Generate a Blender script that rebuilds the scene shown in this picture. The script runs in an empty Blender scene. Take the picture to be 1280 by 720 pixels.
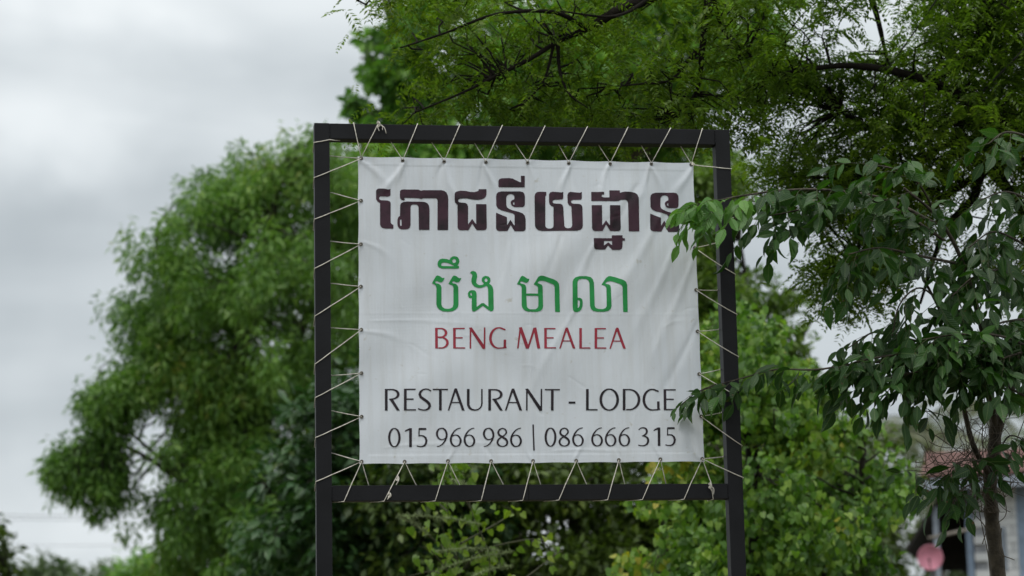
import bpy, math, random
import numpy as np
from mathutils import Vector, Matrix
random.seed(7)
RG = np.random.default_rng(11)
S = bpy.context.scene
C = S.collection

# ------------------------------------------------------------------ camera
YAW, PITCH, ROLL = 0.1473, 0.1851, -0.0208
CAM = np.array([-1.715, -11.0452, 1.6])
LENS = 85.0
ZT, HF = 4.4757, 1.7106
FPX = LENS / 36 * 1280
f_ = np.array([math.sin(YAW)*math.cos(PITCH), math.cos(YAW)*math.cos(PITCH), math.sin(PITCH)])
r0 = np.array([math.cos(YAW), -math.sin(YAW), 0.0]); u0 = np.cross(r0, f_)
r_ = r0*math.cos(ROLL) + u0*math.sin(ROLL); u_ = np.cross(r_, f_)
cd = bpy.data.cameras.new('camera'); cam = bpy.data.objects.new('camera', cd); C.objects.link(cam)
cd.lens = LENS; cd.sensor_width = 36; cd.clip_end = 3000; cd.clip_start = 0.1
cam.matrix_world = Matrix(((r_[0], u_[0], -f_[0], CAM[0]), (r_[1], u_[1], -f_[1], CAM[1]), (r_[2], u_[2], -f_[2], CAM[2]), (0, 0, 0, 1)))
cd.dof.use_dof = True; cd.dof.focus_distance = 11.35; cd.dof.aperture_fstop = 2.4
S.camera = cam

# ------------------------------------------------------------------ world, sun, exposure
SUN_EL, SUN_AZ = math.radians(67), math.radians(215)
w = bpy.data.worlds.new('World'); S.world = w; w.use_nodes = True
nt = w.node_tree; nt.nodes.clear()
def wn(t, **k):
    n = nt.nodes.new(t)
    for a, b in k.items(): setattr(n, a, b)
    return n
wo = wn('ShaderNodeOutputWorld'); bg = wn('ShaderNodeBackground'); bg.inputs['Strength'].default_value = 0.1
sky = wn('ShaderNodeTexSky', sky_type='NISHITA', sun_disc=False, sun_elevation=SUN_EL, sun_rotation=SUN_AZ)
tc = wn('ShaderNodeTexCoord'); sep = wn('ShaderNodeSeparateXYZ'); nt.links.new(tc.outputs['Generated'], sep.inputs[0])
# cloud deck: broad soft noise, stretched sideways as low cloud is near the horizon
mp = wn('ShaderNodeMapping'); mp.inputs['Scale'].default_value = (2.2, 2.2, 7.5); mp.inputs['Location'].default_value = (0.55, 0.3, 0.12)
nt.links.new(tc.outputs['Generated'], mp.inputs['Vector'])
n1 = wn('ShaderNodeTexNoise'); n1.inputs['Scale'].default_value = 1.6; n1.inputs['Detail'].default_value = 5; n1.inputs['Roughness'].default_value = 0.42; n1.inputs['Distortion'].default_value = 0.25
nt.links.new(mp.outputs[0], n1.inputs['Vector'])
elev = wn('ShaderNodeValToRGB'); er = elev.color_ramp; er.interpolation = 'B_SPLINE'
er.elements[0].position = 0.0; er.elements[0].color = (0.62, 0.62, 0.62, 1)
er.elements[1].position = 1.0; er.elements[1].color = (1.0, 1.0, 1.0, 1)
for p, v in ((0.09, 0.60), (0.155, 0.50), (0.21, 0.60), (0.28, 0.72), (0.40, 0.78), (0.62, 0.98)):
    e = er.elements.new(p); e.color = (v, v, v, 1)
nt.links.new(sep.outputs['Z'], elev.inputs[0])
nr = wn('ShaderNodeMapRange'); nr.inputs['From Min'].default_value = 0.28; nr.inputs['From Max'].default_value = 0.72
nr.inputs['To Min'].default_value = 0.70; nr.inputs['To Max'].default_value = 1.38
nt.links.new(n1.outputs['Fac'], nr.inputs['Value'])
mul = wn('ShaderNodeMath', operation='MULTIPLY'); nt.links.new(elev.outputs['Color'], mul.inputs[0]); nt.links.new(nr.outputs[0], mul.inputs[1])
tint = wn('ShaderNodeMix', data_type='RGBA')
def bank(px, py, size, amt, prev):
    # one soft bank of lighter or darker cloud
    a, b = (px-640)/(85/36*1280), (360-py)/(85/36*1280); d = f_+a*r_+b*u_; d = d/np.linalg.norm(d)
    sb = wn('ShaderNodeVectorMath', operation='SUBTRACT'); sb.inputs[1].default_value = tuple(d)
    nt.links.new(wrp.outputs[0], sb.inputs[0])
    sc = wn('ShaderNodeVectorMath', operation='MULTIPLY'); sc.inputs[1].default_value = (1, 1, 2.2); nt.links.new(sb.outputs[0], sc.inputs[0])
    ln = wn('ShaderNodeVectorMath', operation='LENGTH'); nt.links.new(sc.outputs[0], ln.inputs[0])
    mr = wn('ShaderNodeMapRange', interpolation_type='SMOOTHERSTEP'); mr.inputs['From Min'].default_value = 0; mr.inputs['From Max'].default_value = size; mr.inputs['To Min'].default_value = amt; mr.inputs['To Max'].default_value = 0
    nt.links.new(ln.outputs['Value'], mr.inputs['Value']); ad = wn('ShaderNodeMath', operation='ADD'); nt.links.new(prev.outputs[0], ad.inputs[0]); nt.links.new(mr.outputs[0], ad.inputs[1]); return ad
nw = wn('ShaderNodeTexNoise'); nw.inputs['Scale'].default_value = 9; nw.inputs['Detail'].default_value = 4; nt.links.new(tc.outputs['Generated'], nw.inputs['Vector'])
cen_ = wn('ShaderNodeVectorMath', operation='SUBTRACT'); cen_.inputs[1].default_value = (.5, .5, .5); nt.links.new(nw.outputs['Color'], cen_.inputs[0])
wsc = wn('ShaderNodeVectorMath', operation='SCALE'); wsc.inputs['Scale'].default_value = 0.16; nt.links.new(cen_.outputs[0], wsc.inputs[0])
wrp = wn('ShaderNodeVectorMath', operation='ADD'); nt.links.new(tc.outputs['Generated'], wrp.inputs[0]); nt.links.new(wsc.outputs[0], wrp.inputs[1])
for bk in ((50, 60, .13, .20), (-20, 360, .20, -.11), (330, 40, .16, -.14), (110, 640, .09, .10), (-250, 300, .2, -.08), (990, 380, .08, .06), (1500, 100, .2, .12)): mul = bank(*bk, mul)
nt.links.new(mul.outputs[0], tint.inputs['Factor'])
tint.inputs['A'].default_value = (0.83, 0.975, 1.08, 1); tint.inputs['B'].default_value = (0.965, 0.995, 1.0, 1)
gm = wn('ShaderNodeVectorMath', operation='SCALE'); nt.links.new(tint.outputs['Result'], gm.inputs[0])
m2 = wn('ShaderNodeMath', operation='MULTIPLY'); m2.inputs[1].default_value = 11.5; nt.links.new(mul.outputs[0], m2.inputs[0]); nt.links.new(m2.outputs[0], gm.inputs['Scale'])
mx = wn('ShaderNodeMix', data_type='RGBA'); mx.inputs['Factor'].default_value = 0.96
nt.links.new(sky.outputs[0], mx.inputs['A']); nt.links.new(gm.outputs[0], mx.inputs['B'])
nt.links.new(mx.outputs['Result'], bg.inputs['Color']); nt.links.new(bg.outputs[0], wo.inputs['Surface'])
sl = bpy.data.lights.new('sun', 'SUN'); sl.energy = 1.5; sl.angle = math.radians(12); sl.color = (1.0, 0.97, 0.92)
so = bpy.data.objects.new('sun', sl); C.objects.link(so)
sdir = Vector((math.sin(SUN_AZ)*math.cos(SUN_EL), math.cos(SUN_AZ)*math.cos(SUN_EL), math.sin(SUN_EL)))
so.rotation_euler = sdir.to_track_quat('Z', 'Y').to_euler(); so.location = (0, 0, 30)
S.view_settings.view_transform = 'Standard'; S.view_settings.look = 'None'; S.view_settings.exposure = 0.0; S.view_settings.gamma = 1.0
S.view_settings.use_curve_mapping = False
S.cycles.max_bounces = 6; S.cycles.transparent_max_bounces = 4; S.cycles.transmission_bounces = 4

# ------------------------------------------------------------------ helpers
def Wp(px, py, d):
    """place at d metres in front of the camera, seen at photo pixel px, py"""
    px = np.asarray(px, float); py = np.asarray(py, float); d = np.asarray(d, float)
    a = (px-640)/FPX; b = (360-py)/FPX
    ray = f_ + a[..., None]*r_ + b[..., None]*u_
    return CAM + ray*d[..., None]
def on_plane(px, py, y):
    px = np.asarray(px, float); py = np.asarray(py, float)
    a = (px-640)/FPX; b = (360-py)/FPX
    ray = f_ + a[..., None]*r_ + b[..., None]*u_
    return CAM + ray*((y-CAM[1])/ray[..., 1])[..., None]
def sign_depth(px, py):
    return float((on_plane(px, py, 0.0)-CAM) @ f_)
def tag(o, label=None, cat=None, group=None, kind=None):
    if label: o['label'] = label
    if cat: o['category'] = cat
    if group: o['group'] = group
    if kind: o['kind'] = kind
    return o
def thing(name, loc, label, cat, group=None):
    o = bpy.data.objects.new(name, None); o.empty_display_size = 0.2; C.objects.link(o); o.location = loc
    return tag(o, label, cat, group)
def link(name, me, parent=None, mat=None, loc=None):
    """loc None: the mesh is in world coordinates"""
    o = bpy.data.objects.new(name, me); C.objects.link(o)
    if mat is not None and not me.materials: me.materials.append(mat)
    base = Vector((0, 0, 0)) if loc is None else Vector(loc)
    p = parent
    while p is not None:
        base = base - p.location; p = p.parent
    if parent is not None: o.parent = parent
    o.location = base
    return o
def npmesh(name, v, f, smooth=False):
    """v (N,3), f (M,k) int"""
    me = bpy.data.meshes.new(name); v = np.ascontiguousarray(v, np.float32); f = np.ascontiguousarray(f, np.int32)
    me.vertices.add(len(v)); me.vertices.foreach_set('co', v.ravel())
    me.loops.add(f.size); me.loops.foreach_set('vertex_index', f.ravel())
    k = f.shape[1]; me.polygons.add(len(f))
    me.polygons.foreach_set('loop_start', np.arange(0, f.size, k, dtype=np.int32))
    me.polygons.foreach_set('loop_total', np.full(len(f), k, np.int32))
    if smooth: me.polygons.foreach_set('use_smooth', np.ones(len(f), bool))
    me.update(calc_edges=True); return me
class MB:
    def __init__(s): s.v = []; s.f = []
    def add(s, v, f):
        n = len(s.v); s.v += [tuple(map(float, p)) for p in v]; s.f += [tuple(i+n for i in q) for q in f]
    def box(s, a, b):
        (x0, y0, z0), (x1, y1, z1) = a, b
        s.add([(x0,y0,z0),(x1,y0,z0),(x1,y1,z0),(x0,y1,z0),(x0,y0,z1),(x1,y0,z1),(x1,y1,z1),(x0,y1,z1)],
              [(0,3,2,1),(4,5,6,7),(0,1,5,4),(1,2,6,5),(2,3,7,6),(3,0,4,7)])
    def obox(s, o, ax, ay, az):
        o, ax, ay, az = [np.asarray(t, float) for t in (o, ax, ay, az)]
        c = [o, o+ax, o+ax+ay, o+ay]; s.add(c+[p+az for p in c], [(0,3,2,1),(4,5,6,7),(0,1,5,4),(1,2,6,5),(2,3,7,6),(3,0,4,7)])
    def tube(s, pts, rad, n=6, cap=True):
        P = [np.asarray(p, float) for p in pts]; m = len(P)
        R = rad if hasattr(rad, '__len__') else [rad]*m
        ref = np.array([0.13, 0.31, 0.94]); vs = []
        for i in range(m):
            t = P[min(i+1, m-1)]-P[max(i-1, 0)]; t = t/(np.linalg.norm(t)+1e-9)
            if i == 0:
                a = np.cross(t, ref)
                if np.linalg.norm(a) < .05: a = np.cross(t, (1, 0, 0))
            else: a = a-t*(a@t)
            a = a/(np.linalg.norm(a)+1e-9); b = np.cross(t, a)
            for k in range(n):
                q = 2*math.pi*k/n; vs.append(P[i]+R[i]*(a*math.cos(q)+b*math.sin(q)))
        fs = [(i*n+k, i*n+(k+1) % n, (i+1)*n+(k+1) % n, (i+1)*n+k) for i in range(m-1) for k in range(n)]
        if cap: fs += [tuple(range(n))[::-1], tuple((m-1)*n+k for k in range(n))]
        s.add(vs, fs)
    def mesh(s, name, smooth=False, bevel=0):
        me = bpy.data.meshes.new(name); me.from_pydata(s.v, [], s.f); me.update()
        if smooth: me.polygons.foreach_set('use_smooth', [True]*len(me.polygons))
        return me
def crom(pts, k=6):
    """Catmull-Rom through the points"""
    P = [np.asarray(p, float) for p in pts]
    if len(P) < 3: return [P[0]+(P[-1]-P[0])*i/k for i in range(k+1)]
    Q = [2*P[0]-P[1]]+P+[2*P[-1]-P[-2]]; out = []
    for i in range(1, len(Q)-2):
        a, b, c, d = Q[i-1:i+3]
        for j in range(k):
            t = j/k; out.append(.5*((2*b)+(-a+c)*t+(2*a-5*b+4*c-d)*t*t+(-a+3*b-3*c+d)*t**3))
    out.append(P[-1]); return out

# ------------------------------------------------------------------ materials
def newmat(name):
    m = bpy.data.materials.new(name); m.use_nodes = True; n = m.node_tree; n.nodes.clear(); return m, n
def simple(name, col, rough=0.6, noise=None, bump=0.0, bscale=30, spec=0.5, metal=0.0, var=0.3, nscale=8, coat=0):
    m, n = newmat(name); N = n.nodes; L = n.links
    o = N.new('ShaderNodeOutputMaterial'); p = N.new('ShaderNodeBsdfPrincipled'); L.new(p.outputs[0], o.inputs[0])
    p.inputs['Roughness'].default_value = rough; p.inputs['Metallic'].default_value = metal; p.inputs['Specular IOR Level'].default_value = spec
    tc = N.new('ShaderNodeTexCoord'); t = N.new('ShaderNodeTexNoise'); t.inputs['Scale'].default_value = nscale; t.inputs['Detail'].default_value = 6
    L.new(tc.outputs['Object'], t.inputs['Vector'])
    r = N.new('ShaderNodeValToRGB'); r.color_ramp.elements[0].position = .3; r.color_ramp.elements[1].position = .7
    c0 = [c*(1-var) for c in col]; c1 = [min(1, c*(1+var)) for c in col]
    if noise: c1 = noise
    r.color_ramp.elements[0].color = (*c0, 1); r.color_ramp.elements[1].color = (*c1, 1)
    L.new(t.outputs['Fac'], r.inputs[0]); L.new(r.outputs[0], p.inputs['Base Color'])
    if bump:
        b = N.new('ShaderNodeBump'); b.inputs['Strength'].default_value = bump; b.inputs['Distance'].default_value = .01
        t2 = N.new('ShaderNodeTexNoise'); t2.inputs['Scale'].default_value = bscale; t2.inputs['Detail'].default_value = 5
        L.new(tc.outputs['Object'], t2.inputs['Vector']); L.new(t2.outputs['Fac'], b.inputs['Height']); L.new(b.outputs[0], p.inputs['Normal'])
    return m
def leafmat(name, cols, rough=.45, trans=.35, spec=.4, clump=1.2, tmul=(1.25, 1.5, .5), vein=False, amp=.9):
    """leaf colours picked per leaf, with broad drifts of tone through the crown"""
    m, n = newmat(name); N = n.nodes; L = n.links
    o = N.new('ShaderNodeOutputMaterial'); p = N.new('ShaderNodeBsdfPrincipled'); tr = N.new('ShaderNodeBsdfTranslucent'); mx = N.new('ShaderNodeMixShader')
    g = N.new('ShaderNodeNewGeometry'); oi = N.new('ShaderNodeObjectInfo'); tc = N.new('ShaderNodeTexCoord')
    a = N.new('ShaderNodeMath'); a.operation = 'ADD'; L.new(g.outputs['Random Per Island'], a.inputs[0]); L.new(oi.outputs['Random'], a.inputs[1])
    fr = N.new('ShaderNodeMath'); fr.operation = 'FRACT'; L.new(a.outputs[0], fr.inputs[0])
    t = N.new('ShaderNodeTexNoise'); t.inputs['Scale'].default_value = clump; t.inputs['Detail'].default_value = 3; L.new(g.outputs['Position'], t.inputs['Vector'])
    mr = N.new('ShaderNodeMath'); mr.operation = 'MULTIPLY_ADD'; mr.inputs[1].default_value = amp; L.new(t.outputs['Fac'], mr.inputs[0])
    sc = N.new('ShaderNodeMath'); sc.operation = 'MULTIPLY_ADD'; sc.inputs[1].default_value = .6; sc.inputs[2].default_value = -.25-(amp-.9)*.5; L.new(fr.outputs[0], sc.inputs[0]); L.new(sc.outputs[0], mr.inputs[2])
    r = N.new('ShaderNodeValToRGB'); cr = r.color_ramp
    for i, (pos, c) in enumerate(cols):
        e = cr.elements[i] if i < 2 else cr.elements.new(pos)
        e.position = pos; e.color = (*c, 1)
    L.new(mr.outputs[0], r.inputs[0])
    if vein:                                                # midrib and side veins follow each blade; a few brown scorch marks
        at = N.new('ShaderNodeAttribute'); at.attribute_name = 'blade'; sp_ = N.new('ShaderNodeSeparateXYZ'); L.new(at.outputs['Vector'], sp_.inputs[0])
        ab = N.new('ShaderNodeMath'); ab.operation = 'ABSOLUTE'; L.new(sp_.outputs[1], ab.inputs[0])
        md = N.new('ShaderNodeMapRange'); md.inputs['From Min'].default_value = .015; md.inputs['From Max'].default_value = .055; md.inputs['To Min'].default_value = .38; md.inputs['To Max'].default_value = 0; L.new(ab.outputs[0], md.inputs['Value'])
        k1 = N.new('ShaderNodeMath'); k1.operation = 'MULTIPLY_ADD'; k1.inputs[1].default_value = -.55; L.new(ab.outputs[0], k1.inputs[0]); L.new(sp_.outputs[0], k1.inputs[2])
        k2 = N.new('ShaderNodeMath'); k2.operation = 'MULTIPLY'; k2.inputs[1].default_value = 52; L.new(k1.outputs[0], k2.inputs[0])
        k3 = N.new('ShaderNodeMath'); k3.operation = 'SINE'; L.new(k2.outputs[0], k3.inputs[0])
        bp = N.new('ShaderNodeBump'); bp.inputs['Strength'].default_value = .28; bp.inputs['Distance'].default_value = .0025; L.new(k3.outputs[0], bp.inputs['Height']); L.new(bp.outputs[0], p.inputs['Normal'])
        mv = N.new('ShaderNodeMix'); mv.data_type = 'RGBA'; L.new(md.outputs[0], mv.inputs['Factor']); L.new(r.outputs[0], mv.inputs['A']); mv.inputs['B'].default_value = (.13, .19, .07, 1)
        n3 = N.new('ShaderNodeTexNoise'); n3.inputs['Scale'].default_value = 38; n3.inputs['Detail'].default_value = 2; L.new(g.outputs['Position'], n3.inputs['Vector'])
        m3 = N.new('ShaderNodeMapRange'); m3.inputs['From Min'].default_value = .70; m3.inputs['From Max'].default_value = .74; L.new(n3.outputs['Fac'], m3.inputs['Value'])
        mb_ = N.new('ShaderNodeMix'); mb_.data_type = 'RGBA'; L.new(m3.outputs[0], mb_.inputs['Factor']); L.new(mv.outputs['Result'], mb_.inputs['A']); mb_.inputs['B'].default_value = (.09, .06, .025, 1)
        r = mb_; ro = mb_.outputs['Result']
    else: ro = r.outputs[0]
    L.new(ro, p.inputs['Base Color']); p.inputs['Roughness'].default_value = rough; p.inputs['Specular IOR Level'].default_value = spec
    vm = N.new('ShaderNodeVectorMath'); vm.operation = 'MULTIPLY'; vm.inputs[1].default_value = tmul; L.new(ro, vm.inputs[0]); L.new(vm.outputs[0], tr.inputs[0])
    mx.inputs[0].default_value = trans; L.new(p.outputs[0], mx.inputs[1]); L.new(tr.outputs[0], mx.inputs[2]); L.new(mx.outputs[0], o.inputs[0])
    return m
M = {}
M['frame'] = simple('black_paint', (.0065, .0068, .0085), .5, var=.35, bump=.06, bscale=60, spec=.22, nscale=5)
M['steel'] = simple('eyelet_metal', (.16, .15, .13), .45, metal=.7, var=.4, nscale=60)
M['hole'] = simple('eyelet_hole', (.01, .01, .01), .9)
M['wire'] = simple('cable_sheath', (.03, .03, .032), .7)
M['cord'] = simple('cotton_cord', (.74, .70, .62), .8, var=.25, nscale=60, bump=.6, bscale=400)
M['bark_dark'] = simple('dark_bark', (.022, .017, .012), .9, var=.4, bump=.8, bscale=40)
M['bark_black'] = simple('blackish_bark', (.011, .009, .007), .95, var=.4, bump=.8, bscale=40, spec=.15)  # near-black bark of the feathery tree
M['bark_trunk'] = simple('mottled_bark', (.030, .024, .016), .9, noise=(.075, .062, .043), bump=1.0, bscale=55, nscale=22)
M['bark_pale'] = simple('pale_bark', (.09, .075, .055), .9, var=.4, bump=.8, bscale=30)
M['stem'] = simple('green_stem', (.05, .055, .02), .7, var=.3)
M['ground'] = simple('dirt_and_grass', (.045, .06, .02), .95, noise=(.13, .10, .06), nscale=.4, bump=.5, bscale=3)
M['lf_willow'] = leafmat('narrow_leaf', [(0, (0.046, 0.106, 0.023)), (.35, (0.089, 0.194, 0.036)), (.65, (0.148, 0.282, 0.049)), (.90, (0.210, 0.338, 0.062)), (1, (0.295, 0.300, 0.057))], trans=.3, clump=.6, amp=1.15)
M['lf_kapok'] = leafmat('round_leaf', [(0, (0.063, 0.150, 0.037)), (.4, (0.121, 0.264, 0.059)), (.75, (0.220, 0.389, 0.072)), (1, (0.354, 0.495, 0.081))], trans=.3, clump=.7)
M['lf_dark'] = leafmat('big_dark_leaf', [(0, (0.017, 0.048, 0.014)), (.45, (0.034, 0.090, 0.028)), (1, (0.075, 0.155, 0.042))], trans=.2, clump=.9)
M['lf_feather'] = leafmat('feather_leaf', [(0, (0.040, 0.076, 0.011)), (.45, (0.085, 0.147, 0.018)), (.8, (0.148, 0.218, 0.026)), (1, (0.234, 0.266, 0.032))], trans=.48, clump=.8, spec=.2)
M['lf_ovate'] = leafmat('ovate_leaf', [(0, (0.012, 0.039, 0.007)), (.5, (0.022, 0.068, 0.011)), (.85, (0.038, 0.110, 0.013)), (1, (0.062, 0.163, 0.017))], trans=.3, rough=.42, spec=.36, clump=1.6, vein=True)
M['lf_tip'] = leafmat('young_leaf', [(0, (0.048, 0.119, 0.024)), (.5, (0.102, 0.237, 0.050)), (1, (0.180, 0.350, 0.072))], trans=.35, rough=.4, vein=True)
M['lf_vine'] = leafmat('vine_leaf', [(0, (0.025, 0.070, 0.014)), (.35, (0.078, 0.178, 0.026)), (.6, (0.151, 0.281, 0.040)), (.85, (0.246, 0.367, 0.048)), (1, (0.426, 0.367, 0.050))], trans=.34, rough=.4, clump=.75, vein=True, amp=1.6)
M['lf_scrub'] = leafmat('scrub_leaf', [(0, (0.024, 0.046, 0.009)), (.5, (0.056, 0.095, 0.016)), (.85, (0.110, 0.168, 0.023)), (1, (0.201, 0.231, 0.033))], trans=.25, clump=1.2)
M['lf_palm'] = leafmat('palm_leaf', [(0, (.05, .07, .03)), (.5, (.10, .12, .06)), (1, (.17, .17, .09))], trans=.25, clump=.3)
M['lf_far'] = leafmat('far_leaf', [(0, (0.049, 0.091, 0.042)), (.5, (0.091, 0.140, 0.060)), (1, (0.154, 0.182, 0.090))], trans=.25, clump=.15)

# ------------------------------------------------------------------ ground
gm_ = MB(); gn = 40
xs = np.linspace(-900, 900, gn+1); gv = []
for j in range(gn+1):
    for i in range(gn+1): gv.append((xs[i], xs[j]+500, 0.0))
gm_.add(gv, [(j*(gn+1)+i, j*(gn+1)+i+1, (j+1)*(gn+1)+i+1, (j+1)*(gn+1)+i) for j in range(gn) for i in range(gn)])
tag(link('ground', gm_.mesh('ground'), None, M['ground']), 'earth and grass ground', kind='structure')

# ------------------------------------------------------------------ sign frame
TH = 0.072                                                  # square tube section
frame = thing('sign_frame', (0, 0.036, 0), 'black painted square steel frame on two posts that holds the white banner', 'sign frame')
def slab(name, a, b, parent, mat, bev=.004):
    m = MB(); m.box(a, b); me = m.mesh(name)
    import bmesh
    bm = bmesh.new(); bm.from_mesh(me); bmesh.ops.bevel(bm, geom=bm.edges[:], offset=bev, segments=2, affect='EDGES', profile=.7); bm.to_mesh(me); bm.free()
    return link(name, me, parent, mat)
slab('post', (-1, 0, -.3), (-1+TH, TH, ZT), frame, M['frame'])
slab('post', (1-TH, 0, -.3), (1, TH, ZT-.001), frame, M['frame'])
slab('top_rail', (-1+TH+.001, .0012, ZT-.0765), (1-TH-.001, TH, ZT-.0008), frame, M['frame'])
ZB = ZT-HF
slab('bottom_rail', (-1+TH+.001, .0012, ZB-.071), (-.018, TH, ZB), frame, M['frame'], .002)
slab('bottom_rail', (-.0165, .0016, ZB-.0712), (1-TH-.001, TH, ZB-.0003), frame, M['frame'], .002)
for sx in (-1, 1):
    for zc, h in ((ZT-.038, .07), (ZB-.036, .066)):
        wb = MB(); x = sx*(1-TH); wb.tube([(x, .0005+.0012*math.sin(k*2.1), zc-h/2+h*k/12) for k in range(13)], [.0022+.0006*(k % 2) for k in range(13)], 5); link('weld_bead', wb.mesh('weld_bead', True), frame, M['frame'])

# ------------------------------------------------------------------ banner
YB = 0.026                                                  # plane of the cloth
EYE_TOP = [(451.5,198.2),(503.3,201.3),(555.1,202.4),(607.1,203.3),(659.2,204),(710.7,204.7),(762.7,205),(814,205.3),(863.8,206)]
EYE_LEFT = [(451.3,251),(451.2,305.5),(451.3,358),(451.6,412.3),(451.9,466.3),(452.1,520.8)]
EYE_BOT = [(452,577),(505.8,577),(559.8,576.2),(614,576),(666.3,576),(720,576),(773.3,575),(824.8,574.3),(877.3,573.7)]
EYE_RIGHT = [(865.8,258),(868.2,310),(870,362.4),(871.5,414.4),(873.8,467.5),(876,520.5)]
def xz(p, y=YB):
    q = on_plane(p[0], p[1], y); return float(q[0]), float(q[2])
cTL, cTR, cBL, cBR = xz((447, 195.3)), xz((866.7, 203.2)), xz((449, 580.2)), xz((880.5, 577.6))
folds = []                                                  # (x, z, dirx, dirz, length, width, amp)
rr = random.Random(5)
def fold(px, py, qx, qy, wd, am):
    a = xz((px, py)); b = xz((qx, qy)); L = math.hypot(b[0]-a[0], b[1]-a[1])
    folds.append((a[0], a[1], (b[0]-a[0])/L, (b[1]-a[1])/L, L, wd, am*.56))
fold(503,201,470,262,.016,.010); fold(503,201,519,262,.014,-.008); fold(503,201,492,250,.012,.006)
fold(555,202,578,270,.014,.010); fold(555,202,545,240,.014,-.006)
fold(607,203,624,262,.014,.009); fold(607,203,590,250,.014,-.006)
fold(659,204,672,262,.014,.006); fold(711,204,698,262,.015,.010); fold(711,204,724,250,.013,-.006)
fold(763,205,744,265,.015,.010); fold(763,205,760,300,.012,.004); fold(814,205,790,268,.016,.011); fold(814,205,832,262,.014,.008); fold(814,205,800,250,.012,-.007)
fold(451,198,500,250,.02,.007); fold(864,206,836,262,.02,.010)
fold(835,250,735,430,.028,.0075); fold(845,300,770,470,.025,.0065); fold(800,230,735,330,.022,-.006); fold(865,320,800,500,.024,.0065); fold(870,400,800,560,.022,-.006)
fold(745,300,690,440,.024,.006); fold(720,380,640,540,.02,.004); fold(700,290,672,400,.02,-.004); fold(640,300,610,420,.02,.003)
fold(774,575,748,520,.014,-.005); fold(825,575,805,515,.015,.006); fold(666,576,650,530,.014,.004); fold(720,576,735,525,.014,.005); fold(614,576,600,535,.014,-.004); fold(560,576,572,535,.014,.004); fold(506,577,492,540,.014,-.004); fold(877,574,840,520,.02,.007)
fold(480,560,620,553,.010,.0022); fold(560,548,660,556,.008,.002); fold(690,566,840,560,.010,.0022); fold(452,300,500,330,.014,.003); fold(452,412,520,430,.014,.003); fold(460,400,640,408,.010,.0018)
for k in range(46):
    x0 = rr.uniform(460, 860); y0 = rr.uniform(225, 560); an = rr.choice([rr.uniform(-.3, .3), rr.uniform(1.2, 2.2)]); L = rr.uniform(25, 90)
    fold(x0, y0, x0-math.cos(an)*L*.5*(1 if rr.random() < .5 else -1), y0+math.sin(an)*L, rr.uniform(.006, .013), rr.choice((-1, 1))*rr.uniform(.0007, .0018))
FA = np.array(folds)
wav = [(rr.uniform(1.5, 16), rr.uniform(1.5, 16)*rr.choice((-1, 1)), rr.uniform(0, 6.28), 1) for _ in range(26)]
def cloth(x, z):
    """offset of the cloth along y (negative: towards the road)"""
    x = np.asarray(x, float); z = np.asarray(z, float); out = np.zeros_like(x)
    for (fx, fz, dx, dz, L, wd, am) in FA:
        sx, sz = x-fx, z-fz; s = (sx*dx+sz*dz)/L; t = sx*dz-sz*dx; t = t+.010*np.sin(s*5+fx*9)
        ww = wd*(.45+1.1*np.clip(s, 0, 1.2))
        env = 1/(1+np.exp(-(s-.02)*60))*np.exp(-np.clip(s-.35, 0, 9)**2/.18)
        out -= am*env*np.exp(-(t/ww)**2)
    xw = x+.03*np.sin(z*7+1)+.02*np.sin(z*17+x*5); zw = z+.03*np.sin(x*8+2)+.015*np.sin(x*19)
    for (a, b, ph, q) in wav: out += .0020*np.sin(a*xw+b*zw+ph)/(1+.12*math.hypot(a, b))*1.2
    cx = xz((662.5, 380))[0]+.006*(z-3.5)                  # fold line down the middle from packing
    out -= .0016*np.exp(-((x-cx)/.004)**2)
    zc = xz((640, 392))[1]
    out -= .0004*np.exp(-((z-zc)/.005)**2)
    return out
banner = thing('banner', (0, YB, 0), 'white vinyl banner with Khmer and English restaurant lettering, laced inside the black frame', 'banner')
NX, NZ = 330, 300
uu, vv = np.meshgrid(np.linspace(0, 1, NX+1), np.linspace(0, 1, NZ+1))
def bil(k): return (cTL[k]*(1-uu)+cTR[k]*uu)*(1-vv)+(cBL[k]*(1-uu)+cBR[k]*uu)*vv
bx, bz = bil(0), bil(1)
# edges pulled in a little between the eyelets
bz = bz - .0035*np.sin(np.pi*((uu*8+.5) % 1))**2*0 - .004*np.abs(np.sin(np.pi*uu*8))*np.exp(-vv/.02) + .003*np.abs(np.sin(np.pi*uu*8))*np.exp(-(1-vv)/.02)
bx = bx + .003*np.abs(np.sin(np.pi*vv*7))*np.exp(-uu/.02) - .003*np.abs(np.sin(np.pi*vv*7))*np.exp(-(1-uu)/.02)
by = YB + cloth(bx, bz)
hem = ((uu < .026) | (uu > .974) | (vv < .028) | (vv > .972))   # doubled hem stands slightly proud
by = by - .0010*hem
vts = np.stack([bx, by, bz], -1).reshape(-1, 3)
ii = (np.arange(NZ)[:, None]*(NX+1)+np.arange(NX)[None]).ravel()
fcs = np.stack([ii, ii+1, ii+NX+2, ii+NX+1], -1)[:, ::-1]
cm, n = newmat('vinyl_cloth'); N = n.nodes; Lk = n.links
o_ = N.new('ShaderNodeOutputMaterial'); p_ = N.new('ShaderNodeBsdfPrincipled'); Lk.new(p_.outputs[0], o_.inputs[0])
p_.inputs['Roughness'].default_value = .48; p_.inputs['Specular IOR Level'].default_value = .35
tcn = N.new('ShaderNodeTexCoord')
na = N.new('ShaderNodeTexNoise'); na.inputs['Scale'].default_value = 2.2; na.inputs['Detail'].default_value = 7; na.inputs['Roughness'].default_value = .6; Lk.new(tcn.outputs['Object'], na.inputs['Vector'])
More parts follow.
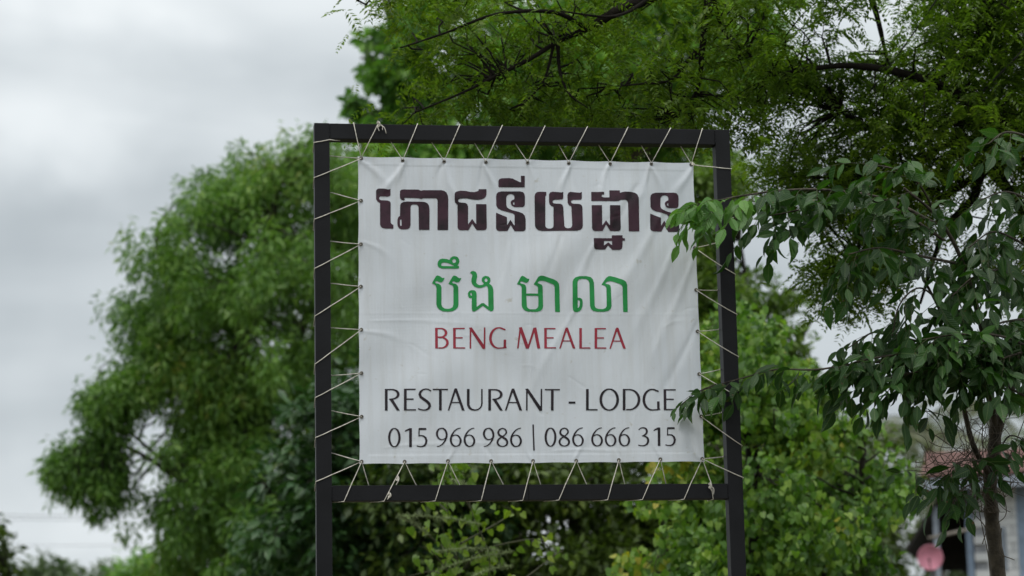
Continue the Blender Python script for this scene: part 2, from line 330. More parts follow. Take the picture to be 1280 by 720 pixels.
ra = N.new('ShaderNodeValToRGB'); ra.color_ramp.elements[0].position = .3; ra.color_ramp.elements[0].color = (.61, .65, .70, 1); ra.color_ramp.elements[1].position = .7; ra.color_ramp.elements[1].color = (.69, .73, .78, 1)
Lk.new(na.outputs['Fac'], ra.inputs[0])
nb = N.new('ShaderNodeTexNoise'); nb.inputs['Scale'].default_value = 26; nb.inputs['Detail'].default_value = 3; Lk.new(tcn.outputs['Object'], nb.inputs['Vector'])
rb = N.new('ShaderNodeValToRGB'); rb.color_ramp.elements[0].position = .20; rb.color_ramp.elements[0].color = (.80, .76, .68, 1); rb.color_ramp.elements[1].position = .32; rb.color_ramp.elements[1].color = (1, 1, 1, 1); Lk.new(nb.outputs['Fac'], rb.inputs[0])
dm_ = N.new('ShaderNodeMapping'); dm_.inputs['Scale'].default_value = (9, 1, .5); Lk.new(tcn.outputs['Object'], dm_.inputs['Vector'])
dn = N.new('ShaderNodeTexNoise'); dn.inputs['Scale'].default_value = 2.5; dn.inputs['Detail'].default_value = 6; dn.inputs['Roughness'].default_value = .65; Lk.new(dm_.outputs[0], dn.inputs['Vector'])
dr_ = N.new('ShaderNodeValToRGB'); dr_.color_ramp.elements[0].position = .34; dr_.color_ramp.elements[0].color = (.93, .92, .90, 1); dr_.color_ramp.elements[1].position = .55; dr_.color_ramp.elements[1].color = (1, 1, 1, 1); Lk.new(dn.outputs['Fac'], dr_.inputs[0])
md_ = N.new('ShaderNodeMix'); md_.data_type = 'RGBA'; md_.blend_type = 'MULTIPLY'; md_.inputs['Factor'].default_value = 1; Lk.new(ra.outputs[0], md_.inputs['A']); Lk.new(dr_.outputs[0], md_.inputs['B'])
mm = N.new('ShaderNodeMix'); mm.data_type = 'RGBA'; mm.blend_type = 'MULTIPLY'; mm.inputs['Factor'].default_value = 1; Lk.new(md_.outputs['Result'], mm.inputs['A']); Lk.new(rb.outputs[0], mm.inputs['B']); Lk.new(mm.outputs['Result'], p_.inputs['Base Color'])
# woven backing shows as a fine grid; creases as soft noise
mw = N.new('ShaderNodeMapping'); mw.inputs['Scale'].default_value = (1, 1, .35); Lk.new(tcn.outputs['Object'], mw.inputs['Vector'])
nc = N.new('ShaderNodeTexNoise'); nc.inputs['Scale'].default_value = 24; nc.inputs['Detail'].default_value = 6; nc.inputs['Roughness'].default_value = .62; nc.inputs['Distortion'].default_value = .8; Lk.new(mw.outputs[0], nc.inputs['Vector'])
wv = N.new('ShaderNodeTexWave'); wv.inputs['Scale'].default_value = 46; wv.bands_direction = 'X'; wv.inputs['Distortion'].default_value = .6; Lk.new(tcn.outputs['Object'], wv.inputs['Vector'])
wz = N.new('ShaderNodeTexWave'); wz.inputs['Scale'].default_value = 46; wz.bands_direction = 'Z'; wz.inputs['Distortion'].default_value = .6; Lk.new(tcn.outputs['Object'], wz.inputs['Vector'])
aw = N.new('ShaderNodeMath'); aw.operation = 'ADD'; Lk.new(wv.outputs['Fac'], aw.inputs[0]); Lk.new(wz.outputs['Fac'], aw.inputs[1])
b1 = N.new('ShaderNodeBump'); b1.inputs['Strength'].default_value = .10; b1.inputs['Distance'].default_value = .001; Lk.new(aw.outputs[0], b1.inputs['Height'])
b2 = N.new('ShaderNodeBump'); b2.inputs['Strength'].default_value = .35; b2.inputs['Distance'].default_value = .004; Lk.new(nc.outputs['Fac'], b2.inputs['Height']); Lk.new(b1.outputs[0], b2.inputs['Normal']); Lk.new(b2.outputs[0], p_.inputs['Normal'])
M['cloth'] = cm
link('cloth', npmesh('cloth', vts, fcs, True), banner, M['cloth'])
em = MB(); n1_, n2_ = 14, 6
ev = []; ef = []
for i in range(n1_):
    a = 2*math.pi*i/n1_
    for j in range(n2_):
        b = 2*math.pi*j/n2_; R = .0064+.0026*math.cos(b); ev.append((R*math.cos(a), .0018*math.sin(b), R*math.sin(a)))
for i in range(n1_):
    for j in range(n2_): ef.append((i*n2_+j, i*n2_+(j+1) % n2_, ((i+1) % n1_)*n2_+(j+1) % n2_, ((i+1) % n1_)*n2_+j))
em.add(ev, ef); em_me = em.mesh('eyelet', True); em_me.materials.append(M['steel'])
hb = MB(); hb.add([(0, 0, 0)]+[(.0046*math.cos(2*math.pi*i/12), 0, .0046*math.sin(2*math.pi*i/12)) for i in range(12)], [(0, (i+1) % 12+1, i+1) for i in range(12)])
hb_me = hb.mesh('eyelet_hole'); hb_me.materials.append(M['hole'])
for p in EYE_TOP+EYE_LEFT+EYE_BOT+EYE_RIGHT:
    x, z = xz(p); y = YB+float(cloth(x, z))-.0042
    e = link('eyelet', em_me, banner, None, (x, y, z)); e.rotation_euler.y = rr.uniform(0, 3)
    link('eyelet_hole', hb_me, e, None, (x, y+.0018, z))

# ------------------------------------------------------------------ lettering: outlines traced in the plane of the cloth
def sd_poly(X, Y, P):
    P = np.asarray(P, float); d = np.full(X.shape, 1e9); inside = np.zeros(X.shape, bool)
    for i in range(len(P)):
        a, b = P[i], P[(i+1) % len(P)]; e = b-a; wx, wy = X-a[0], Y-a[1]
        t = np.clip((wx*e[0]+wy*e[1])/(e@e+1e-12), 0, 1); d = np.minimum(d, (wx-e[0]*t)**2+(wy-e[1]*t)**2)
        if a[1] != b[1]:
            c = ((a[1] > Y) != (b[1] > Y)) & (X < (b[0]-a[0])*(Y-a[1])/(b[1]-a[1])+a[0]); inside ^= c
    d = np.sqrt(d); return np.where(inside, -d, d)
def sd_stroke(X, Y, P, R):
    d = np.full(X.shape, 1e9)
    for i in range(len(P)-1):
        a, b = np.asarray(P[i]), np.asarray(P[i+1]); e = b-a; wx, wy = X-a[0], Y-a[1]
        t = np.clip((wx*e[0]+wy*e[1])/(e@e+1e-12), 0, 1); d = np.minimum(d, np.hypot(wx-e[0]*t, wy-e[1]*t)-(R[i]+(R[i+1]-R[i])*t))
    return d
def emit(mb, prims, h=.42):
    """prims in photo pixels: ('p', poly) ('h', hole poly) ('s', pts, radii)"""
    allp = np.vstack([np.asarray(q[1], float) for q in prims if q[0] != 'h']); mr = max([max(q[2]) for q in prims if q[0] == 's']+[0])
    x0, y0 = allp.min(0)-mr-1; x1, y1 = allp.max(0)+mr+1
    gx = np.arange(x0, x1, h); gy = np.arange(y0, y1, h); X, Y = np.meshgrid(gx, gy); F = np.full(X.shape, 1e9)
    for q in prims:
        if q[0] == 'p': F = np.minimum(F, sd_poly(X, Y, q[1]))
        elif q[0] == 's': F = np.minimum(F, sd_stroke(X, Y, q[1], q[2]))
    for q in prims:
        if q[0] == 'h': F = np.maximum(F, -sd_poly(X, Y, q[1]))
    ins = F < 0; V = []; FC = []
    cnt = ins[:-1, :-1].astype(int)+ins[1:, :-1]+ins[:-1, 1:]+ins[1:, 1:]
    for j in range(cnt.shape[0]):
        i = 0; row = cnt[j]
        while i < cnt.shape[1]:
            if row[i] == 4:
                k = i
                while k < cnt.shape[1] and row[k] == 4 and k-i < 5: k += 1
                n = len(V); V += [(gx[i], gy[j]), (gx[k], gy[j]), (gx[k], gy[j+1]), (gx[i], gy[j+1])]; FC.append((n, n+1, n+2, n+3)); i = k; continue
            if row[i]:
                cs = [(i, j), (i+1, j), (i+1, j+1), (i, j+1)]; pl = []
                for k in range(4):
                    (ai, aj), (bi, bj) = cs[k], cs[(k+1) % 4]; fa, fb = F[aj, ai], F[bj, bi]
                    if fa < 0: pl.append((gx[ai], gy[aj]))
                    if (fa < 0) != (fb < 0):
                        t = fa/(fa-fb); pl.append((gx[ai]+(gx[bi]-gx[ai])*t, gy[aj]+(gy[bj]-gy[aj])*t))
                if len(pl) > 2:
                    n = len(V); V += pl; FC.append(tuple(range(n, n+len(pl))))
            i += 1
    A = np.array(V); Q = on_plane(A[:, 0], A[:, 1], YB); Q[:, 1] = YB+cloth(Q[:, 0], Q[:, 2])-.0016
    n = len(mb.v); mb.v += [tuple(q) for q in Q.tolist()]; mb.f += [tuple(i+n for i in q) for q in FC]
def zc(P, ox, oy, s): return [(ox+x/s, oy+y/s) for x, y in P]
def ink(name, c0, c1, c2=None, rough=.5):
    m, n = newmat(name); N = n.nodes; L = n.links
    o = N.new('ShaderNodeOutputMaterial'); p = N.new('ShaderNodeBsdfPrincipled'); L.new(p.outputs[0], o.inputs[0]); p.inputs['Roughness'].default_value = rough; p.inputs['Specular IOR Level'].default_value = .3
    tc = N.new('ShaderNodeTexCoord'); t = N.new('ShaderNodeTexNoise'); t.inputs['Scale'].default_value = 11; t.inputs['Detail'].default_value = 5; t.inputs['Roughness'].default_value = .6; L.new(tc.outputs['Object'], t.inputs['Vector'])
    r = N.new('ShaderNodeValToRGB'); r.color_ramp.elements[0].position = .36; r.color_ramp.elements[0].color = (*c0, 1); r.color_ramp.elements[1].position = .58; r.color_ramp.elements[1].color = (*c1, 1); L.new(t.outputs['Fac'], r.inputs[0]); L.new(r.outputs[0], p.inputs['Base Color'])
    b = N.new('ShaderNodeBump'); b.inputs['Strength'].default_value = .35; b.inputs['Distance'].default_value = .004; t2 = N.new('ShaderNodeTexNoise'); t2.inputs['Scale'].default_value = 24; t2.inputs['Detail'].default_value = 6; L.new(tc.outputs['Object'], t2.inputs['Vector']); L.new(t2.outputs['Fac'], b.inputs['Height']); L.new(b.outputs[0], p.inputs['Normal'])
    return m
# heading, dark plum
hd = MB()
Z1 = (464, 215, 8); Z2 = (610, 215, 1047/160); Z3 = (720, 225, 7.2)
emit(hd, [('p', zc([(62,170),(78,166),(120,168),(160,176),(178,176),(192,170),(192,232),(182,244),(160,248),(140,246),(110,246),(90,246),(80,254),(78,266),(84,278),(96,284),(160,286),(182,292),(194,308),(194,500),(200,515),(210,524),(222,528),(222,566),(140,566),(112,560),(96,546),(88,524),(88,312),(64,296),(50,276),(48,262),(48,186)], *Z1))])
emit(hd, [('p', zc([(288,192),(300,178),(330,174),(470,176),(500,188),(520,182),(700,182),(730,190),(752,206),(766,236),(770,270),(770,578),(664,578),(664,290),(660,272),(650,262),(520,262),(500,270),(480,264),(440,260),(345,258),(325,262),(338,276),(325,286),(305,280),(290,264),(286,240)], *Z1))])
emit(hd, [('p', zc([(290,330),(300,310),(320,300),(360,294),(500,296),(540,300),(562,312),(578,335),(584,370),(584,576),(478,576),(474,350),(468,335),(455,326),(440,324),(415,324),(400,332),(394,350),(394,530),(386,555),(370,568),(340,572),(300,572),(280,562),(266,540),(262,510),(264,470),(272,450),(288,436)], *Z1)),
          ('h', zc([(288,475),(303,475),(305,535),(292,538),(288,525)], *Z1))])
emit(hd, [('p', zc([(832,225),(838,208),(852,198),(890,188),(940,190),(985,200),(1030,202),(1060,194),(1074,184),(1074,172),(1152,172),(1152,226),(1146,246),(1130,262),(1105,274),(1060,280),(1010,276),(960,266),(920,266),(885,270),(870,280),(868,292),(876,304),(900,308),(940,310),(960,322),(968,345),(968,525),(1010,470),(1050,525),(1048,322),(1152,322),(1156,560),(1146,576),(1130,582),(1055,582),(1010,516),(972,582),(892,582),(874,574),(864,555),(862,330),(845,315),(835,300),(833,280)], *Z1))])
emit(hd, [('p', zc([(85,124),(85,72),(94,58),(112,52),(170,50),(200,54),(232,70),(262,84),(270,84),(268,32),(300,32),(300,126)], *Z2))])
NO = [(66,200),(70,180),(82,166),(110,158),(260,158),(285,164),(298,180),(302,200),(302,262),(298,278),(285,286),(220,286),(200,278),(188,262),(186,245),(194,232),(206,226),(216,222),(216,200),(208,186),(192,180),(170,182),(156,192),(150,208),(150,270),(156,288),(172,300),(200,312),(250,324),(285,338),(302,358),(308,385),(308,465),(302,478),(290,484),(218,484),(186,432),(160,482),(90,482),(72,474),(66,460),(66,332),(155,368),(157,434),(184,390),(218,440),(218,350),(205,338),(170,328),(110,312),(80,296),(68,275)]
NH = [(204,250),(216,244),(217,268),(208,266)]
emit(hd, [('p', zc(NO, *Z2)), ('h', zc(NH, *Z2))])
emit(hd, [('p', zc([(380,200),(386,178),(400,166),(425,162),(476,164),(476,190),(468,200),(468,440),(474,456),(490,464),(515,464),(530,456),(534,440),(534,285),(515,278),(502,262),(498,240),(498,185),(508,168),(530,162),(580,168),(600,170),(614,164),(614,215),(606,226),(585,228),(545,228),(530,234),(526,246),(532,256),(548,260),(590,262),(606,270),(614,288),(622,445),(632,460),(650,464),(670,462),(682,452),(686,436),(680,285),(660,272),(650,255),(648,190),(656,172),(672,164),(730,170),(750,172),(766,164),(766,215),(760,228),(740,230),(695,230),(680,236),(676,248),(684,258),(700,262),(745,264),(762,272),(770,290),(773,440),(768,462),(752,476),(725,484),(440,484),(410,476),(392,460),(384,440)], *Z2))])
emit(hd, [('p', zc([(135,110),(250,110),(250,135),(230,135),(228,155),(245,160),(298,160),(298,95),(392,95),(394,118),(410,112),(440,106),(500,108),(530,116),(550,132),(562,160),(570,462),(474,462),(466,205),(460,188),(445,180),(400,182),(380,192),(350,194),(135,192)], *Z3))])
emit(hd, [('p', zc([(138,230),(230,230),(234,412),(268,365),(304,412),(302,230),(396,230),(402,435),(398,452),(388,460),(308,460),(268,402),(238,460),(170,462),(150,455),(142,435)], *Z3))])
emit(hd, [('p', zc([(158,524),(322,524),(322,498),(418,498),(418,524),(440,524),(440,546),(418,546),(418,602),(410,620),(395,628),(328,628),(288,588),(262,626),(185,626),(166,618),(160,600)], *Z3)), ('h', zc([(252,548),(324,548),(326,588),(290,560),(252,590)], *Z3))])
cv = lambda P: [(668+(x-66)*1.083, 115+(y-158)*1.074) for x, y in P]
emit(hd, [('p', zc(cv(NO), *Z3)), ('h', zc(cv(NH), *Z3))])
link('heading_lettering', hd.mesh('heading_lettering'), banner, ink('plum_ink', (.016, .009, .013), (.052, .020, .034)))
# second line, green
gl = MB(); Z4 = (530, 310, 8); Z5 = (640, 330, 8)
circ = lambda cx, cy, rx, ry: [(cx+rx*math.cos(k*math.pi/8), cy+ry*math.sin(k*math.pi/8)) for k in range(16)]
emit(gl, [('p', zc([(80,352),(120,280),(135,272),(160,280),(185,298),(208,296),(195,325),(180,340),(160,340),(135,330),(118,330),(112,340),(120,350),(150,356),(168,370),(176,390),(176,560),(185,585),(205,600),(235,606),(265,602),(288,588),(296,560),(296,395),(290,375),(275,368),(246,355),(285,285),(300,272),(325,280),(352,300),(376,298),(362,325),(348,340),(325,342),(302,330),(288,330),(282,342),(290,350),(320,356),(336,370),(344,390),(346,560),(340,590),(320,612),(290,628),(240,634),(190,630),(155,612),(135,590),(126,560),(126,395),(118,372),(100,360)], *Z4))])
emit(gl, [('p', zc([(136,160),(140,135),(158,112),(185,104),(225,108),(255,118),(265,98),(285,84),(310,80),(335,88),(350,108),(355,135),(345,160),(335,172),(352,182),(350,200),(335,204),(180,204),(150,192),(138,175)], *Z4)), ('h', zc([(172,165),(178,150),(200,142),(230,146),(265,158),(305,178),(300,180),(185,178),(175,174)], *Z4)), ('h', zc(circ(302, 128, 19, 20), *Z4))])
emit(gl, [('p', zc([(460,250),(470,234),(490,228),(515,236),(528,255),(532,285),(524,320),(522,345),(535,362),(555,370),(580,370),(598,360),(590,345),(578,330),(578,305),(590,288),(615,278),(645,286),(662,305),(664,330),(656,350),(650,358),(672,372),(686,395),(692,425),(694,610),(688,630),(668,638),(640,622),(588,580),(530,622),(500,638),(482,630),(478,605),(478,500),(455,498),(442,480),(440,450),(452,430),(475,420),(505,422),(520,435),(526,460),(526,590),(575,552),(596,552),(642,590),(640,420),(636,395),(625,378),(605,388),(575,398),(545,398),(510,388),(485,365),(474,335),(476,305),(484,275),(480,262),(470,254)], *Z4)), ('h', zc(circ(620, 322, 15, 18), *Z4)), ('h', zc([(464,450),(478,446),(478,478),(467,472)], *Z4))])
emit(gl, [('p', zc([(46,205),(85,132),(100,120),(125,132),(150,150),(172,152),(160,180),(145,192),(125,188),(100,178),(85,176),(78,188),(85,198),(115,204),(132,215),(140,240),(140,298),(258,298),(258,240),(250,225),(235,215),(213,208),(260,132),(285,120),(310,122),(350,134),(420,158),(450,175),(468,200),(472,230),(480,478),(432,478),(425,230),(418,212),(400,202),(330,175),(300,170),(275,172),(258,182),(252,195),(270,200),(295,210),(304,230),(310,420),(304,450),(285,470),(250,480),(160,480),(125,468),(102,445),(94,415),(94,240),(88,222),(70,212)], *Z5)), ('h', zc([(140,320),(262,320),(262,420),(254,440),(235,454),(180,456),(158,446),(146,428)], *Z5))])
emit(gl, [('p', zc([(604,180),(612,155),(632,135),(670,124),(745,122),(785,132),(808,155),(818,190),(824,420),(834,440),(860,452),(905,454),(932,444),(944,425),(942,245),(935,225),(915,215),(892,208),(940,140),(965,122),(990,122),(1040,136),(1110,160),(1138,180),(1150,210),(1156,480),(1110,480),(1104,235),(1096,215),(1075,202),(1010,178),(980,172),(950,178),(932,190),(935,200),(965,205),(982,218),(986,240),(992,420),(984,450),(962,470),(925,480),(850,480),(808,470),(786,448),(778,420),(772,190),(762,165),(740,152),(700,148),(670,156),(655,172),(652,195),(654,338),(680,340),(698,352),(706,375),(704,420),(692,455),(675,472),(650,482),(622,478),(610,462),(606,430)], *Z5)), ('h', zc([(656,362),(670,362),(678,378),(676,410),(668,435),(656,442)], *Z5))])
link('green_lettering', gl.mesh('green_lettering'), banner, ink('green_ink', (.010, .21, .045), (.016, .27, .062)))
# Latin glyphs: x 0..1 across the letter, y 0..1 up the cap height, stroke radii as a share of the cap height
TK, TN = .062, .030
def arc(cx, cy, rx, ry, a0, a1, n=14): return [(cx+rx*math.cos(math.radians(a0+(a1-a0)*k/n)), cy+ry*math.sin(math.radians(a0+(a1-a0)*k/n))) for k in range(n+1)]
def pen(P, asp, lo=TN, hi=TK):
    """radius follows the slope: steep strokes thick, level strokes thin"""
    R = []
    for i in range(len(P)):
        a, b = P[max(i-1, 0)], P[min(i+1, len(P)-1)]; dx, dy = (b[0]-a[0])*asp, b[1]-a[1]; R.append(lo+(hi-lo)*(abs(dy)/(math.hypot(dx, dy)+1e-9))**1.5)
    return R
def glyph(ch, asp):
    """returns prims in unit space; x radii are handled by scaling"""
    r = TK/asp; q = 2*r; S_ = lambda P, **k: ('s', P, pen(P, asp, **k)); B = lambda x0, y0, x1, y1: ('p', [(x0, y0), (x1, y0), (x1, y1), (x0, y1)])
    if ch == 'R': return [B(0, 0, q, 1), S_([(q*.5, .97), (.45, .97)]+arc(.45, .75, .50-r*.6, .22, 90, -90, 12)+[(.32, .52)]), ('p', [(.28, .545), (.50, .56), (1.0, 0), (.80, 0)])]
    if ch == 'E': return [B(0, 0, q, 1), B(q*.6, .94, .96, 1), B(q*.6, .49, .80, .55), B(q*.6, 0, 1, .06)]
    if ch == 'T': return [B(.5-r, 0, .5+r, .98), B(0, .935, 1, .995)]
    if ch == 'L': return [B(0, 0, q, 1), B(q*.6, 0, 1, .06)]
    if ch == '-': return [B(0, 0, 1, 1)]
    if ch == 'S': return [('s', [(.95, .90), (.80, .96), (.58, .985), (.36, .95), (.18, .86), (.11, .74), (.20, .62), (.42, .52), (.66, .42), (.84, .31), (.89, .20), (.80, .09), (.60, .025), (.38, .02), (.18, .04), (.04, .075)], [.032, .028, .028, .036, .050, .058, .060, .062, .064, .064, .060, .048, .034, .028, .028, .032])]
    if ch == 'A': return [('p', [(0, 0), (.09, 0), (.46, .86), (.44, 1), (.38, .98)]), ('p', [(.40, 1.02), (.54, 1.02), (1.0, 0), (.84, 0), (.42, .93)]), B(.23, .345, .70, .395)]
    if ch == 'U': return [B(0, .3, q, 1), B(1-1.1*r, .3, 1, 1), ('s', [(r, .36), (r*1.05, .25), (.18, .12), (.32, .05), (.52, .022), (.70, .05), (.84, .12), (.93, .22), (1-.55*r, .36)], [TK, TK, .056, .042, .030, .030, .032, .033, .034])]
    if ch == 'N': return [B(.055, 0, .055+1.15*r, .95), B(1-1.15*r, 0.05, 1, 1), ('p', [(0, 1), (.17, 1.02), (1.0, .08), (1.0, -.01), (.85, -.02)])]
    if ch == 'O': P = arc(.5, .5, .5-r, .49, 0, 360, 36); return [S_(P)]
    if ch == 'D': return [B(0, 0, q, 1), S_([(q*.5, .97), (.38, .97)]+arc(.38, .5, .62-r, .47, 90, -90, 18)+[(.22, .03)])]
    if ch == 'G': return [S_([(.90, .90)]+arc(.56, .5, .56-r, .485, 62, 270, 22)+[(.80, .025), (.98, .045)]), B(.98-1.9*r, .04, .98, .42)]
    if ch == 'B': return [B(0, 0, q, 1), S_([(q*.5, .97), (.40, .97)]+arc(.40, .76, .50-r, .21, 90, -90, 12)+[(.2, .55)]), S_([(.3, .53), (.45, .53)]+arc(.45, .28, .55-r, .255, 90, -90, 12)+[(.25, .025)])]
    if ch == 'M': return [('p', [(0, 0), (.065, 0), (.17, .93), (.10, .98)]), ('p', [(.07, 1), (.20, 1.03), (.50, .10), (.49, -.01), (.38, -.01)]), ('p', [(.42, -.01), (.50, -.01), (.78, .92), (.76, 1), (.70, .99)]), ('p', [(.70, 1), (.83, 1.02), (1.0, 0), (.87, 0)])]
    t2 = .058; LO, HI = .024, .054
    if ch == '0': return [('s', arc(.5, .5, .5-t2/asp, .48, 0, 360, 36), pen(arc(.5, .5, .5-t2/asp, .48, 0, 360, 36), asp, .024, t2))]
    if ch == '1': return [B(.62, 0, 1, .99), ('p', [(0, .80), (.03, .87), (.62, .99), (.75, .99), (.75, .90), (.5, .87)])]
    if ch == '5': return [B(.20, .90, .88, 1), B(.17, .58, .27, .95), ('s', [(.20, .585), (.40, .60), (.62, .58), (.80, .49), (.89, .34), (.84, .18), (.70, .07), (.48, .02), (.25, .025), (.05, .055)], [.03, .03, .036, .05, .058, .055, .045, .03, .026, .028])]
    if ch in '69':
        P = [(.88, .985), (.66, .95), (.42, .84), (.22, .66), (.11, .46), (.11, .28), (.22, .12), (.40, .03), (.58, .025)]; R = [.022, .026, .034, .044, .052, .055, .050, .036, .026]
        P2 = [(.14, .50), (.34, .60), (.56, .615), (.76, .54), (.89, .38), (.88, .22), (.76, .08), (.58, .025)]; R2 = [.022, .026, .030, .042, .054, .054, .042, .026]
        if ch == '9': P = [(1-x, 1-y) for x, y in P]; P2 = [(1-x, 1-y) for x, y in P2]
        return [('s', [tuple(p) for p in crom(P, 3)], list(np.interp(np.linspace(0, 1, 3*(len(P)-1)+1), np.linspace(0, 1, len(R)), R))), ('s', [tuple(p) for p in crom(P2, 3)], list(np.interp(np.linspace(0, 1, 3*(len(P2)-1)+1), np.linspace(0, 1, len(R2)), R2)))]
    if ch == '8':
        P = [(.52, .98), (.28, .92), (.15, .77), (.24, .63), (.50, .52), (.78, .40), (.90, .26), (.82, .10), (.52, .02), (.20, .09), (.09, .25), (.19, .40), (.46, .53), (.70, .64), (.82, .77), (.74, .91), (.52, .98)]
        R = [.026, .040, .050, .052, .056, .058, .054, .044, .024, .044, .054, .044, .030, .034, .044, .038, .026]
        return [('s', [tuple(p) for p in crom(P, 3)], list(np.interp(np.linspace(0, 1, 3*(len(P)-1)+1), np.linspace(0, 1, len(R)), R)))]
    if ch == '3':
        P = [(.08, .88), (.26, .96), (.48, .98), (.72, .92), (.80, .78), (.70, .64), (.46, .55)]; R = [.024, .026, .03, .046, .052, .044, .026]
        P2 = [(.38, .55), (.64, .52), (.86, .42), (.91, .27), (.82, .12), (.58, .03), (.30, .02), (.05, .05)]; R2 = [.024, .036, .052, .056, .05, .032, .026, .028]
        return [('s', [tuple(p) for p in crom(P, 3)], list(np.interp(np.linspace(0, 1, 3*(len(P)-1)+1), np.linspace(0, 1, len(R)), R))), ('s', [tuple(p) for p in crom(P2, 3)], list(np.interp(np.linspace(0, 1, 3*(len(P2)-1)+1), np.linspace(0, 1, len(R2)), R2)))]
    if ch == '|': return [('s', [(.25, 1), (.85, 0)], [.030, .030])]
def row(mb, items, t0, b0, t1, b1, xa, xb):
    for ch, x0, x1 in items:
        f = lambda x, a, b: a+(b-a)*(x-xa)/(xb-xa); xm = (x0+x1)/2; top, bot = f(xm, t0, t1), f(xm, b0, b1)
        if ch == '-': top, bot = 501.9, 504.5
        if ch == '|': top, bot = 531.2, 562.3
        H = bot-top; Wd = x1-x0; out = []
        for g in glyph(ch, Wd/H):
            P = [(x0+x*Wd, bot-y*H) for x, y in g[1]]
            out.append((g[0], P) if g[0] != 's' else ('s', P, [q*H for q in g[2]]))
        emit(mb, out, .34)
rd = MB(); row(rd, [('B',544,561),('E',566.5,581.5),('N',586,606.5),('G',611.2,632.8),('M',646.1,675.2),('E',680.2,694.9),('A',698.8,719.1),('L',724,737.9),('E',743.1,757.8),('A',761.6,782.2)], 409.5, 435.6, 410.3, 435.9, 544, 782)
link('red_lettering', rd.mesh('red_lettering'), banner, ink('red_ink', (.26, .022, .040), (.34, .030, .052)))
bk = MB(); row(bk, [('R',481.2,499.8),('E',504.9,520),('S',522.6,539),('T',540.8,560),('A',559.6,580.9),('U',583.7,603.4),('R',610.5,628.7),('A',631.2,652.8),('N',656.4,677.7),('T',681,699.8),('-',710.8,719.3),('L',732.5,746.9),('O',749.2,773.6),('D',778.3,800.2),('G',802.9,824.8),('E',829.5,845.3)], 485.9, 513.2, 486.4, 512.9, 481, 845)
row(bk, [('0',485.2,500.8),('1',506,514.9),('5',520.8,534.6),('9',544.6,559.7),('6',561.9,577.2),('6',579.2,594.3),('9',603.5,618.3),('8',620.7,635.9),('6',637.6,652.9),('|',666,668),('0',680.8,695.6),('8',698,712.7),('6',714.9,729.8),('6',738.7,753.8),('6',755.7,770.6),('6',772.8,787.7),('3',797.3,811),('1',816.6,825),('5',831.1,844.5)], 535, 558.8, 534.2, 557.6, 485, 845)
link('black_lettering', bk.mesh('black_lettering'), banner, ink('black_ink', (.010, .008, .011), (.022, .014, .020)))

# ------------------------------------------------------------------ lacing cords
CR = .0022
def F3(px, py, y):
    q = on_plane(px, py, y); return np.array(q, float)
def cordline(mb, segs, r=CR):
    P = []
    for i in range(len(segs)-1):
        a, b = segs[i], segs[i+1]; k = max(2, int(np.linalg.norm(b-a)/.05))
        for j in range(k): P.append(a+(b-a)*j/k+np.array([0, 0, -.0012*math.sin(math.pi*j/k)]))
    P.append(segs[-1]); mb.tube(P, r, 6)
def along(e, o, y=None, x=None):
    """where the straight strand from eyelet e to o meets the near edge of the tube"""
    t = (y-e[1])/(o[1]-e[1]) if y is not None else (x-e[0])/(o[0]-e[0]); return F3(e[0]+(o[0]-e[0])*t, e[1]+(o[1]-e[1])*t, FR)
def knot(p, parent, s=1.0, tails=2):
    m = MB(); p = np.asarray(p, float); rk = random.Random(int(p[0]*999)+5)
    P = []
    for k in range(40):
        t = k/39*math.pi*2*2.3; P.append(p+np.array([math.cos(t*1.9)*.0045*s*(1+.5*math.sin(2.3*t)), math.sin(t*1.6+.5)*.004*s-.004, math.sin(t)*.0085*s*(1+.4*math.cos(1.7*t))]))
    m.tube(P, CR*1.15, 6)
    for k in range(tails):
        e = p+np.array([rk.uniform(-.02, .03), -.008, -rk.uniform(.02, .045)])*s
        m.tube(crom([p, p+(e-p)*.5+np.array([.008*(1-2*(k % 2)), -.006, .006]), e], 5), CR*.9, 6)
    return link('knot', m.mesh('knot', True), parent, M['cord'])
FR, BK = -.0026, TH+.0026
ypl = YB-.004
def eye(p): x, z = xz(p); return np.array([x, YB+float(cloth(x, z))-.005, z])
# top
ct = thing('lacing_cord', (0, 0, ZT), 'pale cord lacing the top edge of the banner to the top rail', 'cord')
mb = MB(); ups = [(473,152.5),(522,153.9),(575,154.8),(628,155.6),(681.3,156.3),(734.4,157.2),(785,158),(838.4,159),(878,159.6)]
dns = [(489,176.5),(540,177),(593.5,177.5),(644.7,178),(698.4,178.5),(748.4,179),(802,180),(851,180.5)]
def topz(x): return ZT+.0026
segs = [F3(442,153.4,FR)]
a = F3(442, 153.2, FR); mb2 = []
cordline(mb, [np.array([a[0], .05, ZT+.003]), np.array([a[0], FR, ZT+.003]), along(EYE_TOP[0], (442, 153.4), y=176.3), eye(EYE_TOP[0])])
path = []
for i, e in enumerate(EYE_TOP):
    if i > 0:
        q = F3(*dns[i-1], TH*.6); path += [np.array([q[0]-.012, BK, ZT-.045]), np.array([q[0], TH*.55, ZT-.0795])]
    path.append(eye(e)+np.array([0, 0, .004]))
    q = F3(*ups[i], FR); path += [along(e, ups[i], y=dns[min(i, 7)][1]+.3), np.array([q[0], FR, ZT+.0026]), np.array([q[0]+.008, BK, ZT+.0026])]
cordline(mb, path)
link('cord', mb.mesh('cord', True), ct, M['cord']); q = F3(*ups[0], FR); knot((q[0], FR, ZT-.004), ct, 1.25, 3)
q = eye(EYE_TOP[8]); knot(q+np.array([.004, -.002, .003]), ct, .55, 1)
